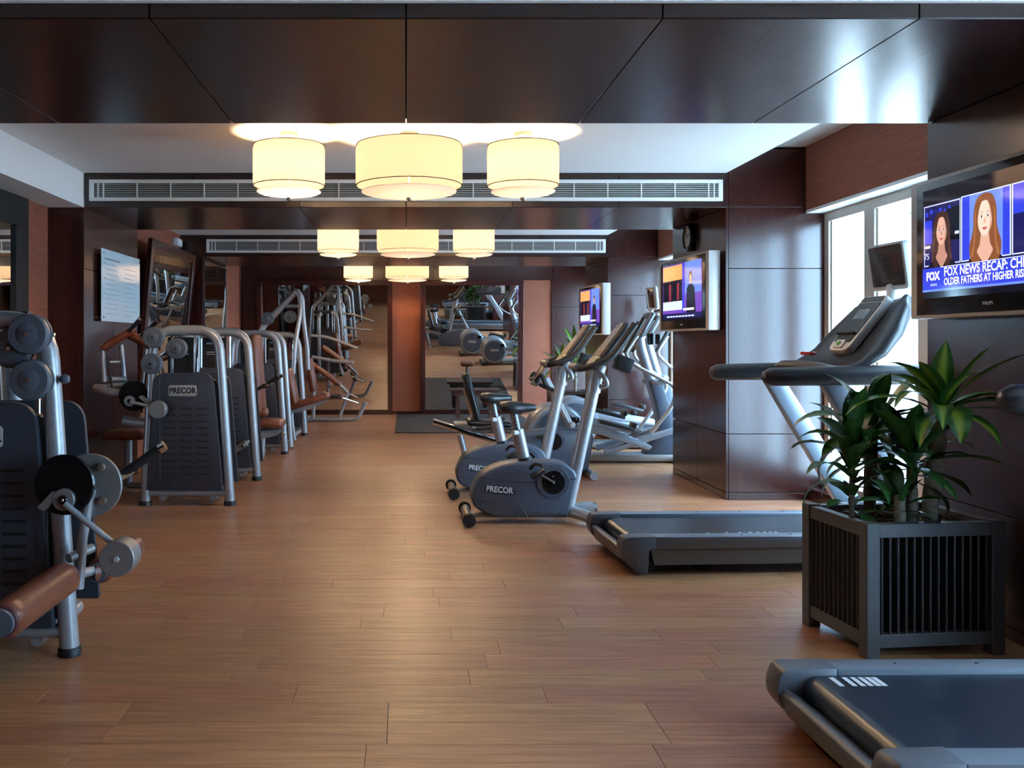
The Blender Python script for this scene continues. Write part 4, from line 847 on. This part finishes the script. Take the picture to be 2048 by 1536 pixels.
def leaf_mesh(base, az, el, L, wd, droop, m, twist=0., fold=.25):
    """strap leaf: starts at elevation el, bends down by droop along its length"""
    N = 9; p = Vector(base); vs = []; ac = []; e = el; h = Vector((math.cos(az), math.sin(az), 0)); side = Vector((-math.sin(az), math.cos(az), 0))
    for i in range(N + 1):
        s = i / N; d = h * math.cos(e) + Vector((0, 0, math.sin(e))); nrm = side.cross(d) * -1
        sd = side * math.cos(twist * s) + nrm * math.sin(twist * s); nn = nrm * math.cos(twist * s) - side * math.sin(twist * s)
        w = wd * (.28 + .72 * math.sin(min(1, s * 1.75) * math.pi / 2)) * (1 - max(0, (s - .45) / .55) ** 2.1) + .001
        wav = .06 * w * math.sin(s * 17 + az * 5)
        for k, q in enumerate((-1, -.5, 0, .5, 1)):
            vs.append(p + sd * w * q + nn * (fold * w * abs(q) + wav * q)); ac.append(abs(q))
        p = p + d * (L / N); e -= droop / N * (.5 + s)
    fs = [(i * 5 + k, i * 5 + k + 1, i * 5 + k + 6, i * 5 + k + 5) for i in range(N) for k in range(4)]
    me = bpy.data.meshes.new('leaf'); me.from_pydata([v[:] for v in vs], [], fs); me.materials.append(M[m])
    a = me.attributes.new('across', 'FLOAT', 'POINT'); a.data.foreach_set('value', ac)
    me.polygons.foreach_set('use_smooth', [True] * len(fs)); me.update(); return me
def rosette(t, top, n, L, wd, m, seed, el=(0.2, 1.35), droop=(1.0, 2.2), azs=None, spread=.03):
    rnd = random.Random(seed)
    for k in range(n):
        f = k / max(1, n - 1); az = (azs[k % len(azs)] if azs else k * 2.4) + rnd.uniform(-.25, .25)
        e = el[0] + (el[1] - el[0]) * f + rnd.uniform(-.12, .12)
        b = Vector(top) + Vector((math.cos(az) * .012, math.sin(az) * .012, -spread * (1 - f) * 3))
        obj('leaf', leaf_mesh(b, az, e, L * rnd.uniform(.75, 1.1), wd * rnd.uniform(.8, 1.1), rnd.uniform(*droop) * (1.1 - .5 * f), m, rnd.uniform(-.5, .5)), None, t)
def cane(t, a, b, r):
    a = Vector(a); b = Vector(b); n = 14; pts = [a.lerp(b, i / n) + Vector((random.uniform(-.002, .002), random.uniform(-.002, .002), 0)) for i in range(n + 1)]
    obj('cane', MB().tube(pts, [r * (1 + .07 * math.sin(i * 2.1)) * random.uniform(.96, 1.04) for i in range(n + 1)], 14), 'cane', t, 60)
P1 = (1.875, 3.66, 0)
planter('slatted slate planter of corn plants in front of the large television', P1, R(6))
ZS = .505
def wpt(u, v, Y): return ((u - VPU) / FPX * Y, Y, HC - (v - VPV) / FPX * Y)
def plant(label, base, top, r, specs):
    t = thing('corn_plant', label, 'plant', (base[0], base[1], ZS), group='corn plants in the planters'); tp = (top[0] - base[0], top[1] - base[1], top[2] - ZS)
    cane(t, (0, 0, 0), tp, r)
    for s in specs: rosette(t, (tp[0], tp[1], tp[2] + s.pop('dz', 0)), **s)
    return t
# thick slanted cane carrying the large striped crown
b = wpt(1856, 1040, 3.86); tpt = wpt(1882, 815, 3.80)
tl = plant('corn plant on the thick slanted cane with the large striped crown', (b[0], 3.86), tpt, .033, [])
o = Vector(tpt) - Vector((b[0], 3.86, ZS))
for az, el, L, wd, dr, tw in [(4.6, 1.5, .32, .050, .25, .0), (3.6, 1.25, .27, .046, .7, .2), (-.75, 1.12, .34, .042, .3, -.2), (-.75, .95, .46, .036, .9, .0), (3.3, 1.0, .40, .036, 1.75, .1), (3.7, .75, .40, .036, 1.9, .2), (3.0, .55, .42, .032, 1.7, -.2),
                              (-.95, .55, .50, .062, 2.5, .0), (4.5, .45, .30, .056, 2.7, .2), (5.4, .7, .40, .036, 1.9, .0), (1.2, .9, .32, .036, 1.5, .2), (4.9, 1.1, .30, .045, 1.1, .3), (2.2, .9, .34, .037, 1.6, 0.), (5.1, .1, .30, .040, 1.5, 0.), (3.9, .1, .32, .040, 1.5, .2), (5.5, .35, .42, .030, 1.6, 0), (2.5, .1, .30, .036, 1.4, 0), (4.2, .5, .34, .042, 1.9, -.2), (-.45, .75, .46, .060, 3.1, .1), (3.2, 1.2, .34, .04, 1.3, .2)]:
    obj('leaf', leaf_mesh((o.x, o.y, o.z - .03), az, el, L, wd, dr, 'leaf', tw), None, tl)
b = wpt(1738, 1030, 4.02); tp = wpt(1744, 850, 4.02)
plant('corn plant on the brown upright cane in the middle of the planter', (b[0], 4.02), tp, .027, [dict(n=17, L=.36, wd=.042, m='leaf_dark', seed=5, el=(-.1, 1.3), droop=(1.0, 2.4)), dict(n=9, L=.27, wd=.038, m='leaf_dark', seed=15, el=(-.5, .7), dz=-.08)])
b = wpt(1824, 1050, 3.82); tp = wpt(1824, 900, 3.82)
plant('corn plant on the taller of the two pale canes at the planter front', (b[0], 3.82), tp, .022, [dict(n=16, L=.32, wd=.042, m='leaf_dark', seed=8, el=(-.2, 1.35), droop=(.8, 2.2)), dict(n=7, L=.24, wd=.036, m='leaf_dark', seed=18, el=(-.3, .8), dz=-.05)])
b = wpt(1800, 1056, 3.765); tp = wpt(1800, 990, 3.765)
plant('corn plant on the short pale cut cane at the planter front', (b[0], 3.765), tp, .023, [dict(n=12, L=.18, wd=.024, m='leaf_dark', seed=9, el=(.1, 1.35), droop=(.7, 1.6))])
b = wpt(1702, 1030, 3.92); tp = wpt(1706, 880, 3.92)
plant('leafy corn plant with a thin stem at the planter corner by the treadmill', (b[0], 3.92), tp, .012, [dict(n=12, L=.29, wd=.046, m='leaf_dark', seed=12, el=(.4, 1.5), droop=(.5, 2.2)), dict(n=9, L=.27, wd=.038, m='leaf_dark', seed=22, el=(.1, 1.2), droop=(1.2, 2.6), dz=-.12), dict(n=8, L=.19, wd=.030, m='leaf_dark', seed=32, el=(-.2, .8), droop=(1., 2.2), dz=-.24)])
# far planter beside the bikes
planter('slatted planter in the far bay, half hidden by the bike handlebars', (2.18, 13.45, 0), R(0))
for k, (dx, dy, zt, sd) in enumerate([(.18, .2, .95, 41), (.40, .28, 1.15, 42)]):
    plant(['shorter corn plant in the far planter behind the bike masts', 'taller corn plant in the far planter behind the bike masts'][k], (2.18 + dx, 13.45 + dy), (2.18 + dx, 13.45 + dy, zt), .025, [dict(n=16, L=.42, wd=.035, m='leaf', seed=sd, el=(-.1, 1.35), droop=(.8, 2.0))])

# ------------------------------------------------------------------ mat and stool bench at the far end
o = obj('floor_mat', MB().box((-.155, 12.68, .0005), (2.0, 15.85, .012), .004), 'matgrey', None, 0); tag(o, 'dark grey rubber exercise mat on the floor before the end mirror', 'mat')
t = thing('wooden_bench', 'low dark wooden bench on the mat against the end mirror', 'bench', (1.16, 15.3, .012))
for k in range(3): obj('slat', MB().box((-.42, -.17 + k * .115, .44), (.42, -.065 + k * .115, .48), .006), 'bench_wood', t, 0)
obj('apron', MB().box((-.36, -.14, .37), (.36, -.11, .44)).box((-.36, .11, .37), (.36, .14, .44)), 'bench_wood', t, 0)
for sx in (-.28, .28):
    for sy in (-.12, .12): obj('leg', MB().prism([(sx - .035, .0), (sx + .035, 0), (sx + .03, .44), (sx - .03, .44)], sy - .03, sy + .03), 'bench_wood', t, 0)
t = thing('gym_seat', 'low brown padded seat on a steel post, seen in the end mirror', 'gym seat', (1.26, 13.2, .012))
pad('seat', t, (.26, .24, .09), Matrix.Translation((0, 0, .40))); obj('post', MB().tube([(0, 0, .04), (0, 0, .36)], .03, 12), 'silver', t); obj('base', MB().tube([(-.3, -.15, .03), (.3, -.15, .03)], .03, 12).tube([(-.3, .15, .03), (.3, .15, .03)], .03, 12).tube([(0, -.15, .04), (0, .15, .04)], .03, 12), 'silver', t)
